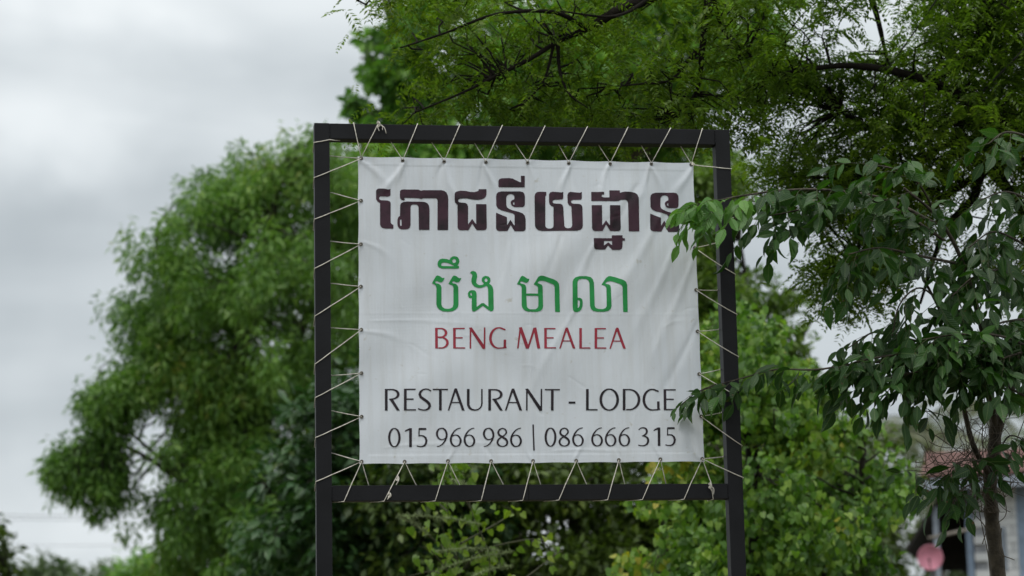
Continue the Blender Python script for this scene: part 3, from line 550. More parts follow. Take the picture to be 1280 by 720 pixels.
# left
cl = thing('lacing_cord', (-1, 0, 3.6), 'pale cord lacing the left edge of the banner round the left post', 'cord')
mb = MB(); outs = [(393.2,222),(393.2,274),(393.4,335.5),(393.8,395),(393.8,455),(394.3,497),(394.8,547),(395.3,602)]
ins_ = [(411.5,241),(411.6,302),(412,354.5),(412.2,410),(412.6,469.5),(413,514),(413.6,567)]
q0 = F3(393, 178, FR); q1 = F3(422, 174.8, FR)
path = [np.array([-1+TH+.05, .02, ZT-.079]), np.array([-1+TH+.001, FR, ZT-.0815]), np.array([-1.0026, FR, q0[2]]), np.array([-1.0026, BK, q0[2]-.03]), np.array([-1+TH+.003, BK, F3(412, 190, 0)[2]]), eye(EYE_TOP[0])]
es = [EYE_TOP[0]]+EYE_LEFT+[EYE_BOT[0]]
for i, e in enumerate(es):
    if i > 0: q = F3(*ins_[i-1], TH*.8); path += [np.array([-1+TH+.0026, BK, q[2]+.006]), np.array([-1+TH+.012, TH*.75, q[2]])]
    path.append(eye(e)); E_ = eye(e); q = F3(*outs[i], FR)
    k = (E_[0]+1-TH)/(E_[0]+1); path += [along(e, outs[i], x=412.3+i*.2), np.array([-1.0026, FR, q[2]]), np.array([-1.0026, BK, q[2]-.035])]
cordline(mb, path); link('cord', mb.mesh('cord', True), cl, M['cord'])
# bottom
cbm = thing('lacing_cord', (0, 0, ZB), 'pale knotted cord lacing the bottom edge of the banner to the lower rail', 'cord')
mb = MB(); lo = [(430,626),(480,626),(544,625),(601.5,625),(653.5,624.5),(698.5,624),(759.6,624),(803,624),(855,623)]
hi = [(461,607),(520.5,607),(575,606),(629.5,606),(676,605.5),(733.5,605),(781,605),(832.5,604.5)]
path = []
for i, e in enumerate(EYE_BOT):
    q = F3(*lo[i], FR)
    pre = [np.array([q[0]-.055, TH*.5, ZB-.0735]), np.array([q[0], FR, ZB-.0735]), along(e, lo[i], y=606), eye(e)]
    if i < 8:
        h = F3(*hi[i], TH*.7); post = [np.array([h[0], TH*.7, ZB+.0026]), np.array([h[0]+.03, BK, ZB-.01]), np.array([F3(*lo[i+1], FR)[0]-.06, BK, ZB-.07])]
    else: h = F3(889, 604, FR); l = F3(891.5, 623.5, FR); post = [np.array([h[0], FR, ZB+.002]), np.array([l[0], FR, ZB-.0735]), np.array([l[0]-.01, BK, ZB-.0735])]
    path += pre+post
cordline(mb, path); link('cord', mb.mesh('cord', True), cbm, M['cord'])
for (px, py) in ((487, 619), (497, 598)): knot(F3(px, py, FR), cbm, .95, 1)
knot(F3(887.5, 607, FR-.004), cbm, 1.1, 2)
# right
crt = thing('lacing_cord', (1, 0, 3.6), 'pale cord lacing the right edge of the banner round the right post', 'cord')
mb = MB(); outs = [(913,211),(914.5,272),(917,343),(919.5,393),(922,446),(924.3,497),(926.5,557),(928.8,597)]
ins_ = [(893,262),(889,304),(897,363),(898,412),(900,462),(903,516),(905.5,571)]
path = []; es = [EYE_TOP[8]]+EYE_RIGHT+[EYE_BOT[8]]
for i, e in enumerate(es):
    if i > 0: q = F3(*ins_[i-1], TH*.6); path += [np.array([1-TH-.0026, BK, q[2]+.006]), np.array([1-TH-.008, TH*.6, q[2]])]
    E_ = eye(e); path.append(E_); q = F3(*outs[i], FR); k = (1-TH-E_[0])/(1-E_[0])
    path += [along(e, outs[i], x=[893.5,894.5,897,898.5,900.5,902.5,905,907][i]), np.array([1.0026, FR, q[2]]), np.array([1.0026, BK, q[2]-.02])]
cordline(mb, path); link('cord', mb.mesh('cord', True), crt, M['cord'])

# ------------------------------------------------------------------ foliage engine
T_QUAD = (np.array([(0,0,0),(.42,.5,.03),(1,0,-.06),(.42,-.5,.03)]), [(0,3,2,1)])
T_OV = (np.array([(0,0,0),(.22,.40,.05),(.60,.46,.04),(1,0,-.10),(.60,-.46,.04),(.22,-.40,.05),(.30,0,0),(.66,0,-.02)]), [(0,6,1,1),(6,7,2,1),(7,3,2,2),(0,5,6,6),(5,4,7,6),(4,3,7,7)])
T_HEART = (np.array([(0,0,0),(-.10,.30,.03),(.18,.52,.05),(.60,.34,.02),(1,0,-.10),(.60,-.34,.02),(.18,-.52,.05),(-.10,-.30,.03)]), [(0,4,3,2),(0,2,1,1),(0,6,5,4),(0,7,6,6)])
def unit(a): return a/(np.linalg.norm(a, axis=-1, keepdims=True)+1e-9)
def blade(me, V, n):
    at = me.attributes.new('blade', 'FLOAT_VECTOR', 'POINT'); at.data.foreach_set('vector', np.tile(np.asarray(V, np.float32)*np.array([1, 1, 0], np.float32), (n, 1)).ravel().astype(np.float32)); return me
def leaves(name, pos, dr, nr, L, Wd, tpl):
    V, Fc = tpl; k = len(V); n = len(pos); dr = unit(dr); sd = unit(np.cross(nr, dr)); nr = np.cross(dr, sd)
    L = np.broadcast_to(L, (n,))[:, None, None]; Wd = np.broadcast_to(Wd, (n,))[:, None, None]
    v = pos[:, None]+dr[:, None]*V[None, :, 0:1]*L+sd[:, None]*V[None, :, 1:2]*Wd+nr[:, None]*V[None, :, 2:3]*L
    quads = [f for f in Fc if len(set(f)) == 4]; tris = [tuple(dict.fromkeys(f)) for f in Fc if len(set(f)) == 3]
    base = (np.arange(n)*k)[:, None, None]
    if not tris: return npmesh(name, v.reshape(-1, 3), (base+np.array(quads)[None]).reshape(-1, 4))
    T = tris+[t for q in quads for t in ((q[0], q[1], q[2]), (q[0], q[2], q[3]))]
    return blade(npmesh(name, v.reshape(-1, 3), (base+np.array(T)[None]).reshape(-1, 3)), V, n)
def merge(name, mlist):
    V = []; Fl = []; o = 0
    for m in mlist:
        a = np.empty(len(m.vertices)*3, np.float32); m.vertices.foreach_get('co', a); V.append(a.reshape(-1, 3))
        l = np.empty(len(m.loops), np.int32); m.loops.foreach_get('vertex_index', l); Fl.append(l.reshape(len(m.polygons), -1)+o); o += len(m.vertices)
    return npmesh(name, np.vstack(V), np.vstack(Fl))
def inpoly(X, Y, P):
    return sd_poly(X, Y, P)
def sample_poly(poly, n, holes=()):
    P = np.array(poly, float); lo_, hi_ = P.min(0), P.max(0); out = np.zeros((0, 3))
    while len(out) < n:
        q = RG.uniform(lo_, hi_, (n*2, 2)); d = -sd_poly(q[:, 0], q[:, 1], P); ok = d > 0
        for h in holes: ok &= sd_poly(q[:, 0], q[:, 1], h) > 0
        out = np.vstack([out, np.column_stack([q, d])[ok]])
    return out[:n]
def rdir(n): return unit(RG.normal(size=(n, 3)))
def tufts(poly, depth, thick, n, holes=(), edge=60):
    s = sample_poly(poly, n, holes); k = np.sqrt(np.clip(s[:, 2]/edge, .02, 1)); d = depth+thick*k*RG.uniform(-1, 1, n)
    return s[:, :2], d, Wp(s[:, 0], s[:, 1], d)
def clumps(poly, depth, thick, n, K, R, holes=(), edge=60):
    _, _, c = tufts(poly, depth, thick, K, holes, edge); R = R*RG.uniform(.6, 1.35, K); w = R**2/np.sum(R**2); ix = RG.choice(K, n, p=w)
    o = rdir(n)*(RG.random((n, 1))**.30)*R[ix][:, None]; o[:, 2] *= .75; return c[ix]+o
def fill(centres, per, rad, squash=.7):
    n = len(centres); rr_ = rad*RG.uniform(.55, 1.35, n); off = rdir(n*per)*(RG.random((n*per, 1))**.45)*np.repeat(rr_, per)[:, None]; off[:, 2] *= squash
    return np.repeat(centres, per, 0)+off, off
def limbs(paths):
    """paths: (points [(px,py,d)...], r0, r1)"""
    mb = MB(); sk = []
    for pts, r0_, r1_ in paths:
        W3 = [Wp(*p) if len(p) == 3 else np.array(p[:3]) for p in pts]; c = crom(W3, 6); n = len(c)
        mb.tube(c, [(r0_+(r1_-r0_)*(k/(n-1)))*(1+.08*math.sin(k*2.3)) for k in range(n)], 8); sk += c
    return mb, np.array(sk)
def twigs(mb, sk, cen, r=.008, frac=1.0, sag=.1, n=4):
    for c in cen:
        if random.random() > frac: continue
        a = sk[np.argmin(((sk-c)**2).sum(1)+RG.uniform(0, .15))]; m_ = (a+c)/2+np.array([random.uniform(-.1, .1), random.uniform(-.1, .1), sag*random.uniform(.2, 1)]); L = np.linalg.norm(c-a)
        P = [a, a+(m_-a)*.5+RG.normal(size=3)*.03*L, m_, m_+(c-m_)*.55+RG.normal(size=3)*.04*L, c]
        mb.tube(P, [r*1.6, r*1.3, r, r*.7, r*.35], n, False)
def gnd(px, d): p = Wp(px, 720, d); return (float(p[0]), float(p[1]), 0.0)

def simple_tree(name, label, cat, base, paths, bark, parts, mat, tmpl, group=None, twr=.01, twn=.5, crown='crown'):
    """parts: list of dict(poly, depth, thick, n, per, rad, L, W, mode, holes)"""
    t = thing(name, base, label, cat, group); mb, sk = limbs(paths); ms = []
    for q in parts:
        if 'K' in q: cen = clumps(q['poly'], q['depth'], q['thick'], q['n'], q['K'], q['R'], q.get('holes', ()), q.get('edge', 60))
        else: _, _, cen = tufts(q['poly'], q['depth'], q['thick'], q['n'], q.get('holes', ()), q.get('edge', 60))
        twigs(mb, sk, cen, twr, q.get('tw', twn))
        pos, off = fill(cen, q['per'], q['rad'], q.get('sq', .7)); n = len(pos); L = q['L']*RG.uniform(.65, 1.25, n); Wd = L*q['W']
        mode = q.get('mode', 'spread')
        if mode == 'droop': dr = np.array([0, 0, -.75])+RG.normal(size=(n, 3))*np.array([.5, .5, .4])+unit(off)*.55; nr = RG.normal(size=(n, 3))+np.array([0, 0, .8])
        elif mode == 'spread': dr = unit(off)*.9+RG.normal(size=(n, 3))*.5+np.array([0, 0, -.35]); nr = np.array([0, 0, 1.0])+RG.normal(size=(n, 3))*.55
        else: dr = RG.normal(size=(n, 3))*np.array([.8, .8, .4])+np.array([0, 0, -.7]); nr = unit(off)+RG.normal(size=(n, 3))*.5+np.array([0, 0, .3])-f_*.5
        ms.append(leaves('c', pos, dr, nr, L, Wd, tmpl))
    link('trunk', mb.mesh('trunk', True), t, bark); link(crown, merge(crown, ms) if len(ms) > 1 else ms[0], t, mat)
    return t

# big narrow-leaved tree on the left
LT = [(392,178),(365,186),(330,206),(290,220),(268,238),(250,262),(215,285),(196,300),(180,345),(166,372),(160,400),(176,430),(192,460),(212,500),(225,545),(222,600),(205,660),(195,760),(470,760),(470,215),(440,195)]
LTgap = [(160,535),(205,520),(206,560),(196,600),(176,640),(145,600)]
d0 = 30.0
simple_tree('willowy_tree', 'large rounded tree with fine drooping light green leaves left of the sign', 'tree', gnd(330, d0),
    [([(332,1060,d0),(328,900,d0),(325,700,d0),(318,560,d0)], .34, .18), ([(318,560,d0),(300,440,d0-.4),(330,320,d0-.6),(352,210,d0-.5)], .14, .03),
     ([(320,600,d0),(250,480,d0+.3),(215,380,d0+.3),(195,300,d0)], .11, .02), ([(322,640,d0),(230,600,d0-.3),(160,560,d0-.5),(105,560,d0-.5)], .055, .01), ([(318,560,d0),(370,430,d0+.5),(420,300,d0+.5)], .11, .02),
     ([(230,600,d0-.3),(150,530,d0-.4),(105,500,d0-.4)], .03, .008)],
    M['bark_dark'],
    [dict(poly=LT, depth=d0, thick=2.0, n=1450, K=210, R=.42, per=70, rad=.24, L=.13, W=.21, mode='droop', sq=1.1, tw=.3, edge=90),
     dict(poly=[(90,485),(112,492),(140,480),(168,476),(190,490),(150,520),(140,560),(135,600),(160,620),(165,640),(120,632),(98,612),(74,596),(76,578),(104,560),(110,530),(88,508)], depth=d0-.4, thick=.6, n=190, K=46, R=.24, per=60, rad=.2, L=.125, W=.2, mode='droop', sq=1.2, tw=.9, edge=40, holes=[LTgap])],
    M['lf_willow'], T_QUAD, twr=.012)
# broad clumpy tree behind the sign
d0 = 36.0
simple_tree('broadleaf_tree', 'tall clumpy blue green tree standing behind the top of the sign', 'tree', gnd(640, d0),
    [([(640,1150,d0),(640,760,d0),(635,420,d0),(630,200,d0)], .32, .18), ([(630,330,d0),(560,180,d0),(500,60,d0),(470,-40,d0)], .14, .03), ([(630,250,d0),(700,120,d0),(760,-40,d0)], .14, .03), ([(632,300,d0),(760,220,d0),(880,120,d0),(950,60,d0)], .12, .02), ([(560,180,d0),(490,150,d0),(440,140,d0)], .06, .015), ([(530,110,d0),(480,80,d0),(450,72,d0)], .06, .015)],
    M['bark_pale'],
    [dict(poly=[(580,0),(600,-60),(930,-60),(960,20),(950,80),(930,120),(905,175),(920,250),(905,350),(560,350),(440,350),(438,260),(460,205),(530,185),(575,150),(575,60)], depth=d0, thick=2.4, n=560, K=70, R=.75, per=52, rad=.42, L=.19, W=.62, tw=.4),
     dict(poly=[(450,48),(490,40),(540,40),(545,62),(500,66),(456,62)], depth=d0, thick=.6, n=22, per=46, rad=.17, L=.16, W=.62, edge=15),
     dict(poly=[(446,92),(470,76),(530,76),(550,106),(505,114),(450,110)], depth=d0, thick=.6, n=30, per=46, rad=.17, L=.16, W=.62, edge=20),
     dict(poly=[(428,130),(455,118),(540,118),(550,152),(465,155),(428,144)], depth=d0, thick=.6, n=22, per=42, rad=.17, L=.16, W=.62, edge=20),
     dict(poly=[(505,-10),(560,-10),(560,50),(512,46),(502,25)], depth=d0, thick=.6, n=14, per=46, rad=.26, L=.16, W=.62, edge=20)],
    M['lf_kapok'], T_OV, twr=.014)
# dark big leaved tree low behind the left post
d0 = 23.0
simple_tree('dark_leaved_tree', 'dark bluish big leaved small tree low behind the left post', 'tree', gnd(450, d0),
    [([(450,1250,d0),(450,900,d0),(440,700,d0),(430,580,d0)], .10, .05), ([(445,800,d0),(380,680,d0),(350,620,d0)], .05, .02), ([(445,780,d0),(520,680,d0),(560,640,d0)], .05, .02)],
    M['bark_dark'],
    [dict(poly=[(405,470),(470,460),(520,500),(560,570),(640,610),(640,770),(345,770),(325,670),(345,630),(365,580),(372,540),(385,500)], depth=d0, thick=1.2, n=330, K=50, R=.40, per=46, rad=.27, L=.125, W=.5, mode='spread', sq=.6)],
    M['lf_dark'], T_OV, twr=.009)
# scrub wall behind the lower half
d0 = 23.0
simple_tree('scrub_tree', 'dark brownish green scrubby tree behind the bottom rail', 'tree', gnd(720, d0),
    [([(720,1180,d0),(715,900,d0),(720,700,d0),(725,560,d0)], .14, .07), ([(718,760,d0),(620,660,d0),(580,600,d0)], .06, .02), ([(718,740,d0),(820,640,d0),(880,560,d0)], .06, .02)],
    M['bark_dark'],
    [dict(poly=[(420,560),(500,520),(920,520),(1030,550),(1090,600),(1090,790),(430,790)], depth=d0, thick=1.6, n=860, K=110, R=.45, per=64, rad=.33, L=.10, W=.5, mode='spread')],
    M['lf_scrub'], T_QUAD, twr=.01)
# small leaved layered tree right of the post
d0 = 24.5
simple_tree('layered_tree', 'light green tree with layered boughs just right of the sign', 'tree', gnd(945, d0),
    [([(955,1180,d0),(955,800,d0),(950,560,d0),(938,400,d0),(925,300,d0)], .09, .015), ([(938,520,d0),(990,440,d0),(1015,400,d0)], .05, .012), ([(938,460,d0),(880,380,d0)], .05, .015), ([(930,400,d0),(985,365,d0),(1005,362,d0)], .03, .01)],
    M['bark_dark'],
    [dict(poly=[(850,330),(870,200),(895,185),(908,215),(912,300),(935,335),(960,350),(980,375),(970,395),(985,425),(1005,470),(1060,520),(1050,620),(850,620)], depth=d0, thick=1.2, n=520, K=120, R=.20, per=60, rad=.22, L=.085, W=.5, mode='spread', sq=.45)],
    leafmat('pale_leaf', [(0, (.050, .095, .018)), (.5, (.105, .18, .032)), (.85, (.17, .25, .045)), (1, (.28, .30, .05))], trans=.35, clump=1.0), T_QUAD, twr=.01)

# vine covered hedge; the leaves that show largest are parts of their own
def leafset(parent, centres_pos, dr, nr, L, Wd, tpl, mat, nparts, score, vis):
    """largest leaves become parts named leaf, the rest one mesh of stuff"""
    order = np.argsort(-(score*vis)); big = order[:nparts]; rest = order[nparts:]
    V, Fc = tpl; mv = []
    for k in range(5):
        vv_ = V.copy(); vv_[:, 2] *= (.6+.4*k); vv_[:, 1] *= (.9+.05*k)
        me = bpy.data.meshes.new('leaf'); me.from_pydata([tuple(map(float, (a[0], a[1], a[2]))) for a in vv_], [], [tuple(dict.fromkeys(q)) for q in Fc]); me.update(); blade(me, V, 1); me.materials.append(mat); mv.append(me)
    d = unit(dr[big]); s = unit(np.cross(nr[big], d)); n_ = np.cross(d, s); pl = Vector(parent.location)
    for k, i in enumerate(big):
        o = bpy.data.objects.new('leaf', mv[k % 5]); C.objects.link(o); o.parent = parent; p = centres_pos[i]; l, w_ = float(L[i]), float(Wd[i])
        o.matrix_local = Matrix(((d[k][0]*l, s[k][0]*w_, n_[k][0]*l, p[0]-pl.x), (d[k][1]*l, s[k][1]*w_, n_[k][1]*l, p[1]-pl.y), (d[k][2]*l, s[k][2]*w_, n_[k][2]*l, p[2]-pl.z), (0, 0, 0, 1)))
    tag(link('foliage', leaves('foliage', centres_pos[rest], dr[rest], nr[rest], L[rest], Wd[rest], tpl), parent, mat), kind='stuff')
d0 = 17.5
vh = thing('vine_covered_bush', gnd(960, d0), 'bright green bush smothered in heart leaved creeper at lower right of the sign', 'bush')
VP = [(812,780),(815,700),(840,650),(850,610),(862,480),(862,440),(890,412),(930,425),(970,448),(990,480),(1012,505),(1030,540),(1050,560),(1070,556),(1092,562),(1092,585),(1098,610),(1085,640),(1090,680),(1098,700),(1105,780)]
cen = clumps(VP, d0, 1.3, 620, 75, .27, (), 90)
mb, sk = limbs([([(960,1350,d0),(955,1000,d0),(950,760,d0),(940,560,d0)], .10, .05), ([(950,800,d0),(880,680,d0),(870,560,d0)], .05, .02), ([(950,780,d0),(1060,680,d0),(1080,560,d0)], .05, .02)])
twigs(mb, sk, cen, .006, .5); link('trunk', mb.mesh('trunk', True), vh, M['bark_dark'])
pos, off = fill(cen, 32, .17, .8); pos = pos-f_*np.abs(RG.normal(size=(len(pos), 1)))*.05; n = len(pos); L = RG.uniform(.032, .074, n)
dr = np.array([0, 0, -1.0])+RG.normal(size=(n, 3))*.6; nr = -f_*.45+np.array([0, 0, .8])+RG.normal(size=(n, 3))*.6+unit(off)*.4
dpt = (pos-CAM)@f_; rel = (pos-CAM); PX = 640+FPX*(rel@r_)/dpt; PY = 360-FPX*(rel@u_)/dpt
vis = ((PX > 935) | ((PX > 800) & (PX < 900) & (PY > 630)) | ((PX > 882) & (PX < 900))) & (PX < 1150) & (PY > 430) & (PY < 720) & (dpt < d0-.5)
leafset(vh, pos, dr, nr, L, L*.88, T_HEART, M['lf_vine'], 290, L/dpt, vis)
# second creeper mass: yellow green creeper low centre
d0 = 15.5
cp = thing('creeper', gnd(580, d0), 'yellow green creeper with tall thin flower spikes under the left half of the bottom rail', 'plant')
mb = MB(); st = [[(575,1450),(575,1000),(580,800),(572,700),(560,640),(552,560)],[(575,900),(600,760),(612,700),(590,640),(575,575)],[(580,850),(545,740),(560,690),(540,620)],[(572,700),(530,665),(498,645)],[(575,680),(620,655),(640,640),(628,632)],[(572,720),(600,690),(650,676),(676,676),(690,690)],[(560,640),(545,627),(530,624)],[(572,730),(540,690),(525,683)],[(600,760),(660,720),(700,690),(705,700)],[(590,640),(560,590),(552,575)],[(572,740),(545,715),(505,722)]]
sp = []; sn = []
for k, s in enumerate(st):
    c = crom([Wp(x, y, d0+.15*math.sin(k*3+i)) for i, (x, y) in enumerate(s)], 8); mb.tube(c, [.007*(1-.75*i/len(c)) for i in range(len(c))], 5)
    for i in range(4, len(c), 1):
        for _ in range((3 if k < 2 else 2 if k in (2, 9) else i % 2)): sp.append(c[i]+RG.normal(size=3)*.045)
link('stem', mb.mesh('stem', True), cp, M['stem'])
fl = MB()
for s in ([(535,668),(498,645)],[(640,690),(548,713)],[(560,628),(528,623)],[(600,655),(500,646)],[(625,688),(545,690)],[(640,707),(590,722)],[(612,625),(565,600)]):   # feathery spikes
    a, b = Wp(*s[0], d0-.2), Wp(*s[1], d0-.3)
    P = [a+(b-a)*i/30+np.array([0, 0, .02*math.sin(i/30*3)]) for i in range(31)]; fl.tube(P, .0035, 4)
    for i in range(31):
        for _ in range(9):
            e = P[i]+RG.normal(size=3)*.014; fl.tube([P[i], e], [.0022, .0008], 3, False)
link('flower_spike', fl.mesh('flower_spike'), cp, simple('spike_green', (.20, .26, .11), .8))
sp = np.array(sp); sp = sp[sp[:, 2] > 1.0]; n = len(sp); L = RG.uniform(.034, .068, n); dr = np.array([0, 0, -.8])+RG.normal(size=(n, 3))*.5; nr = -f_+RG.normal(size=(n, 3))*.6
dpt = (sp-CAM)@f_
leafset(cp, sp, dr, nr, L, L*.85, T_HEART, leafmat('creeper_leaf', [(0, (.07, .14, .02)), (.5, (.13, .22, .03)), (1, (.24, .30, .04))], trans=.4), 120, L, np.ones(n))

# ------------------------------------------------------------------ feathery tree overhead
d0 = 15.0
ft = thing('feathery_tree', gnd(1480, 14.5), 'dark spreading tree with fine feathery leaves overhanging the sign from the right', 'tree')
FP = [([(1480,1400,13.95),(1470,900,13.95),(1450,520,13.95),(1430,260,13.85)], .26, .17),
      ([(1450,420,13.85),(1330,230,13.75),(1260,160,13.65),(1200,120,13.55),(1130,92,13.45),(1060,82,13.35),(1000,88,13.25),(960,95,13.15)], .048, .005),
      ([(1330,230,13.75),(1270,200,13.85),(1190,240,13.95),(1120,300,13.95),(1060,340,13.95)], .032, .006),
      ([(1260,156,13.65),(1180,155,13.65),(1110,165,13.75),(1050,140,13.65)], .022, .006), ([(1280,185,13.85),(1200,175,13.75),(1130,210,13.65),(1080,225,13.65)], .03, .006),
      ([(1430,300,13.85),(1330,320,14.05),(1240,215,13.95),(1215,250,13.95),(1180,290,13.95),(1150,380,13.95)], .05, .008),
      ([(1430,260,13.85),(1250,-40,13.45),(1050,-90,13.25),(900,-60,13.05),(820,-8,12.95),(775,12,12.85),(735,35,12.85),(697,52,12.85)], .075, .011),
      ([(700,50,12.85),(660,75,12.85),(620,95,12.85),(580,115,12.75),(520,140,12.75)], .014, .004), ([(697,52,12.85),(700,90,12.85),(712,118,12.75),(735,135,12.75)], .012, .003), ([(694,48,12.85),(680,100,12.85),(655,130,12.85)], .010, .003),
      ([(735,35,12.85),(690,15,12.75),(620,18,12.65),(560,40,12.65),(500,60,12.65)], .014, .004), ([(900,-60,13.05),(885,0,12.95),(878,60,12.95),(872,110,13.05),(850,145,13.05)], .028, .005), ([(878,60,12.95),(860,75,12.95),(838,100,12.85),(800,105,12.85),(765,108,12.85)], .014, .003), ([(890,-10,12.95),(905,40,13.05),(940,70,13.15)], .014, .004),
      ([(1050,-90,13.25),(1090,0,13.55),(1110,80,13.65)], .03, .008), ([(1250,-40,13.45),(1230,30,13.65),(1200,80,13.75)], .03, .008), ([(820,-8,12.95),(770,20,12.65),(700,14,12.55)], .012, .004), ([(620,-40,12.65),(560,-10,12.65),(480,-8,12.65),(446,0,12.65)], .012, .003), ([(900,-60,13.05),(760,-60,12.85),(620,-40,12.65)], .03, .012)]
mb, sk = limbs(FP)
CA = [(560,-50),(1060,-50),(1070,15),(1020,60),(985,100),(985,130),(965,165),(925,190),(880,170),(840,168),(800,160),(745,170),(700,155),(640,158),(590,162),(560,158),(500,165),(452,168),(460,152),(520,120),(515,60),(520,5)]
CB = [(1130,-50),(1330,-50),(1330,380),(1200,300),(1150,300),(1090,395),(1040,390),(1020,340),(1060,300),(1020,250),(975,240),(945,225),(955,190),(1015,175),(1050,130),(1085,105),(1125,50),(1150,10)]
CC = [(940,60),(1000,80),(1060,70),(1075,98),(1010,112),(960,110)]
CD = [(434,-14),(500,-20),(520,0),(500,12),(462,10)]
gapB = [[(1165,240),(1215,215),(1290,225),(1290,300),(1170,310)]]
cens = []
for P, dp, th, n, hs in ((CA, 13.3, .6, 270, ()), (CB, 14.0, .8, 690, gapB), (CC, 13.8, .3, 40, ()), (CD, 13.2, .15, 8, ())):
    _, _, c = tufts(P, dp, th, n, hs, 50); cens.append(c)
cens = np.vstack(cens); twigs(mb, sk, cens, .0042, .95, .06, 4)
link('trunk', mb.mesh('trunk', True), ft, M['bark_black'])
per = 9; n = len(cens)*per; base = np.repeat(cens, per, 0)+RG.normal(size=(n, 3))*np.array([.11, .11, .075])
fd = unit(RG.normal(size=(n, 3))*np.array([1, 1, .35])+np.array([0, 0, -.45])); FLn = RG.uniform(.09, .16, n); K = 8
up = unit(np.array([0, 0, 1.0])+RG.normal(size=(n, 3))*.35); sd = unit(np.cross(up, fd))
A_, D_, N_, L_ = [], [], [], []
for j in range(K):
    t = (j+.6)/K; droop = np.array([0, 0, -1])*(t*t*.35)
    c = base+(fd*t+droop)*FLn[:, None]
    for s in (-1, 1):
        A_.append(c+RG.normal(size=(n, 3))*.0015); D_.append(sd*s+fd*.35+np.array([0, 0, -.25])+RG.normal(size=(n, 3))*.12); N_.append(up+RG.normal(size=(n, 3))*.25); L_.append(FLn*.32*(1-.45*abs(t-.45)*1.3))
ln = np.concatenate(L_)
link('crown', leaves('crown', np.vstack(A_), np.vstack(D_), np.vstack(N_), ln, ln*.40, T_QUAD), ft, M['lf_feather'])

# ------------------------------------------------------------------ ovate leaved tree at the right edge, boughs reaching over the post
SDp = sign_depth(880, 300)
ot = thing('ovate_leaved_tree', gnd(1246, 11.9), 'slender brown trunked tree at right edge with large drooping oval leaves over the post', 'tree')
near = SDp-.22
OB = [([(1262,1500,11.9),(1254,1000,11.9),(1252,800,11.9),(1248,720,11.9),(1240,650,11.9),(1238,600,11.9),(1243,560,11.9),(1245,520,11.9)], .044, .030),
      ([(1245,540,11.9),(1262,490,11.9),(1275,440,12),(1300,380,12)], .028, .015), ([(1240,600,11.9),(1218,560,11.8),(1207,520,11.8),(1195,460,11.8),(1180,400,11.8),(1150,340,11.7)], .017, .006),
      ([(1245,540,11.9),(1236,480,11.8),(1225,400,11.8),(1200,320,11.7),(1170,270,11.6),(1130,235,11.5)], .018, .006)]
mb, sk = limbs(OB)
RC = []                                                     # compound leaf starts: pos, dir
def bough(pts, n, r0_, r1_, spread=1.0, rl=(.16, .30), tip=0, down=.5):
    W3 = crom([Wp(*p) for p in pts], 10); m_ = len(W3); mb.tube(W3, [r0_+(r1_-r0_)*i/(m_-1) for i in range(m_)], 6)
    for k in range(n):
        t = (k+.5+random.uniform(-.3, .3))/n; i = min(int(t*(m_-1)), m_-2); p = W3[i]; a = unit((W3[i+1]-W3[i])[None])[0]
        sdv = np.cross(a, (0, 0, 1)); sdv /= np.linalg.norm(sdv)+1e-9
        d = a*random.uniform(.2, .9)+sdv*(1 if k % 2 else -1)*random.uniform(.3, 1)*spread+np.array([0, 0, random.uniform(-down-.25, .35-down*.5)])
        RC.append((p, d/np.linalg.norm(d), random.uniform(*rl), tip and t > tip))
N0 = near
bough([(1170,280,11.6),(1110,250,N0+.35),(1040,238,N0+.25),(980,238,N0+.12),(920,246,N0),(892,252,N0),(872,257,N0)], 42, .009, .002, .8, (.13, .26), .58, .15)
bough([(1180,300,11.6),(1120,262,N0+.3),(1060,245,N0+.25),(1000,262,N0+.2),(950,272,N0+.1)], 20, .008, .003, .9, (.16, .26), 0, .5)
bough([(1175,280,11.6),(1150,232,11.4),(1120,212,11.3),(1080,205,11.2)], 12, .007, .003, .9, (.14, .24), 0, .2)
bough([(1200,330,11.7),(1150,320,11.5),(1100,310,11.4),(1060,318,11.3)], 18, .008, .003, 1, (.16, .28), 0, .7)
bough([(1195,460,11.8),(1130,452,11.5),(1070,455,11.35),(1020,462,11.2),(970,462,N0+.05),(930,472,N0),(895,482,N0),(868,492,N0-.02)], 24, .007, .0015, .8, (.08, .17), 0, .3)
bough([(895,480,N0),(872,490,N0-.03),(856,502,N0-.03),(846,510,N0-.03)], 3, .003, .0012, .6, (.05, .08), 0, .4)
bough([(1190,440,11.8),(1140,425,11.6),(1095,415,11.5),(1060,435,11.4)], 18, .008, .003, .9, (.14, .24), 0, .5)
bough([(1290,470,11.8),(1230,445,11.5),(1160,440,11.3),(1090,448,11.2),(1040,462,11.2)], 30, .008, .003, .9, (.12, .2), 0, .2)
bough([(1290,500,11.7),(1240,475,11.45),(1180,462,11.3),(1120,470,11.2),(1070,485,11.2)], 28, .007, .003, .9, (.12, .2), 0, .25)
bough([(1300,440,11.7),(1250,420,11.4),(1200,418,11.25),(1150,425,11.2)], 22, .007, .003, .9, (.12, .2), 0, .2)
bough([(1225,400,11.8),(1180,380,11.6),(1150,360,11.4),(1125,380,11.3),(1115,420,11.3)], 12, .006, .003, 1, (.16, .28), 0, .7)
bough([(1230,440,11.8),(1200,420,11.5),(1165,430,11.3),(1150,470,11.3)], 20, .008, .003, 1, (.16, .28), 0, .6)
bough([(1300,380,12),(1260,340,11.8),(1220,345,11.6),(1190,370,11.5)], 22, .009, .003, 1, (.16, .28), 0, .6)
bough([(1300,400,12),(1270,400,11.7),(1240,410,11.5),(1215,450,11.4)], 24, .009, .003, 1, (.16, .28), 0, .6)
bough([(1310,440,12),(1285,440,11.6),(1262,445,11.4),(1240,455,11.4)], 16, .009, .003, 1, (.14, .26), 0, .6)
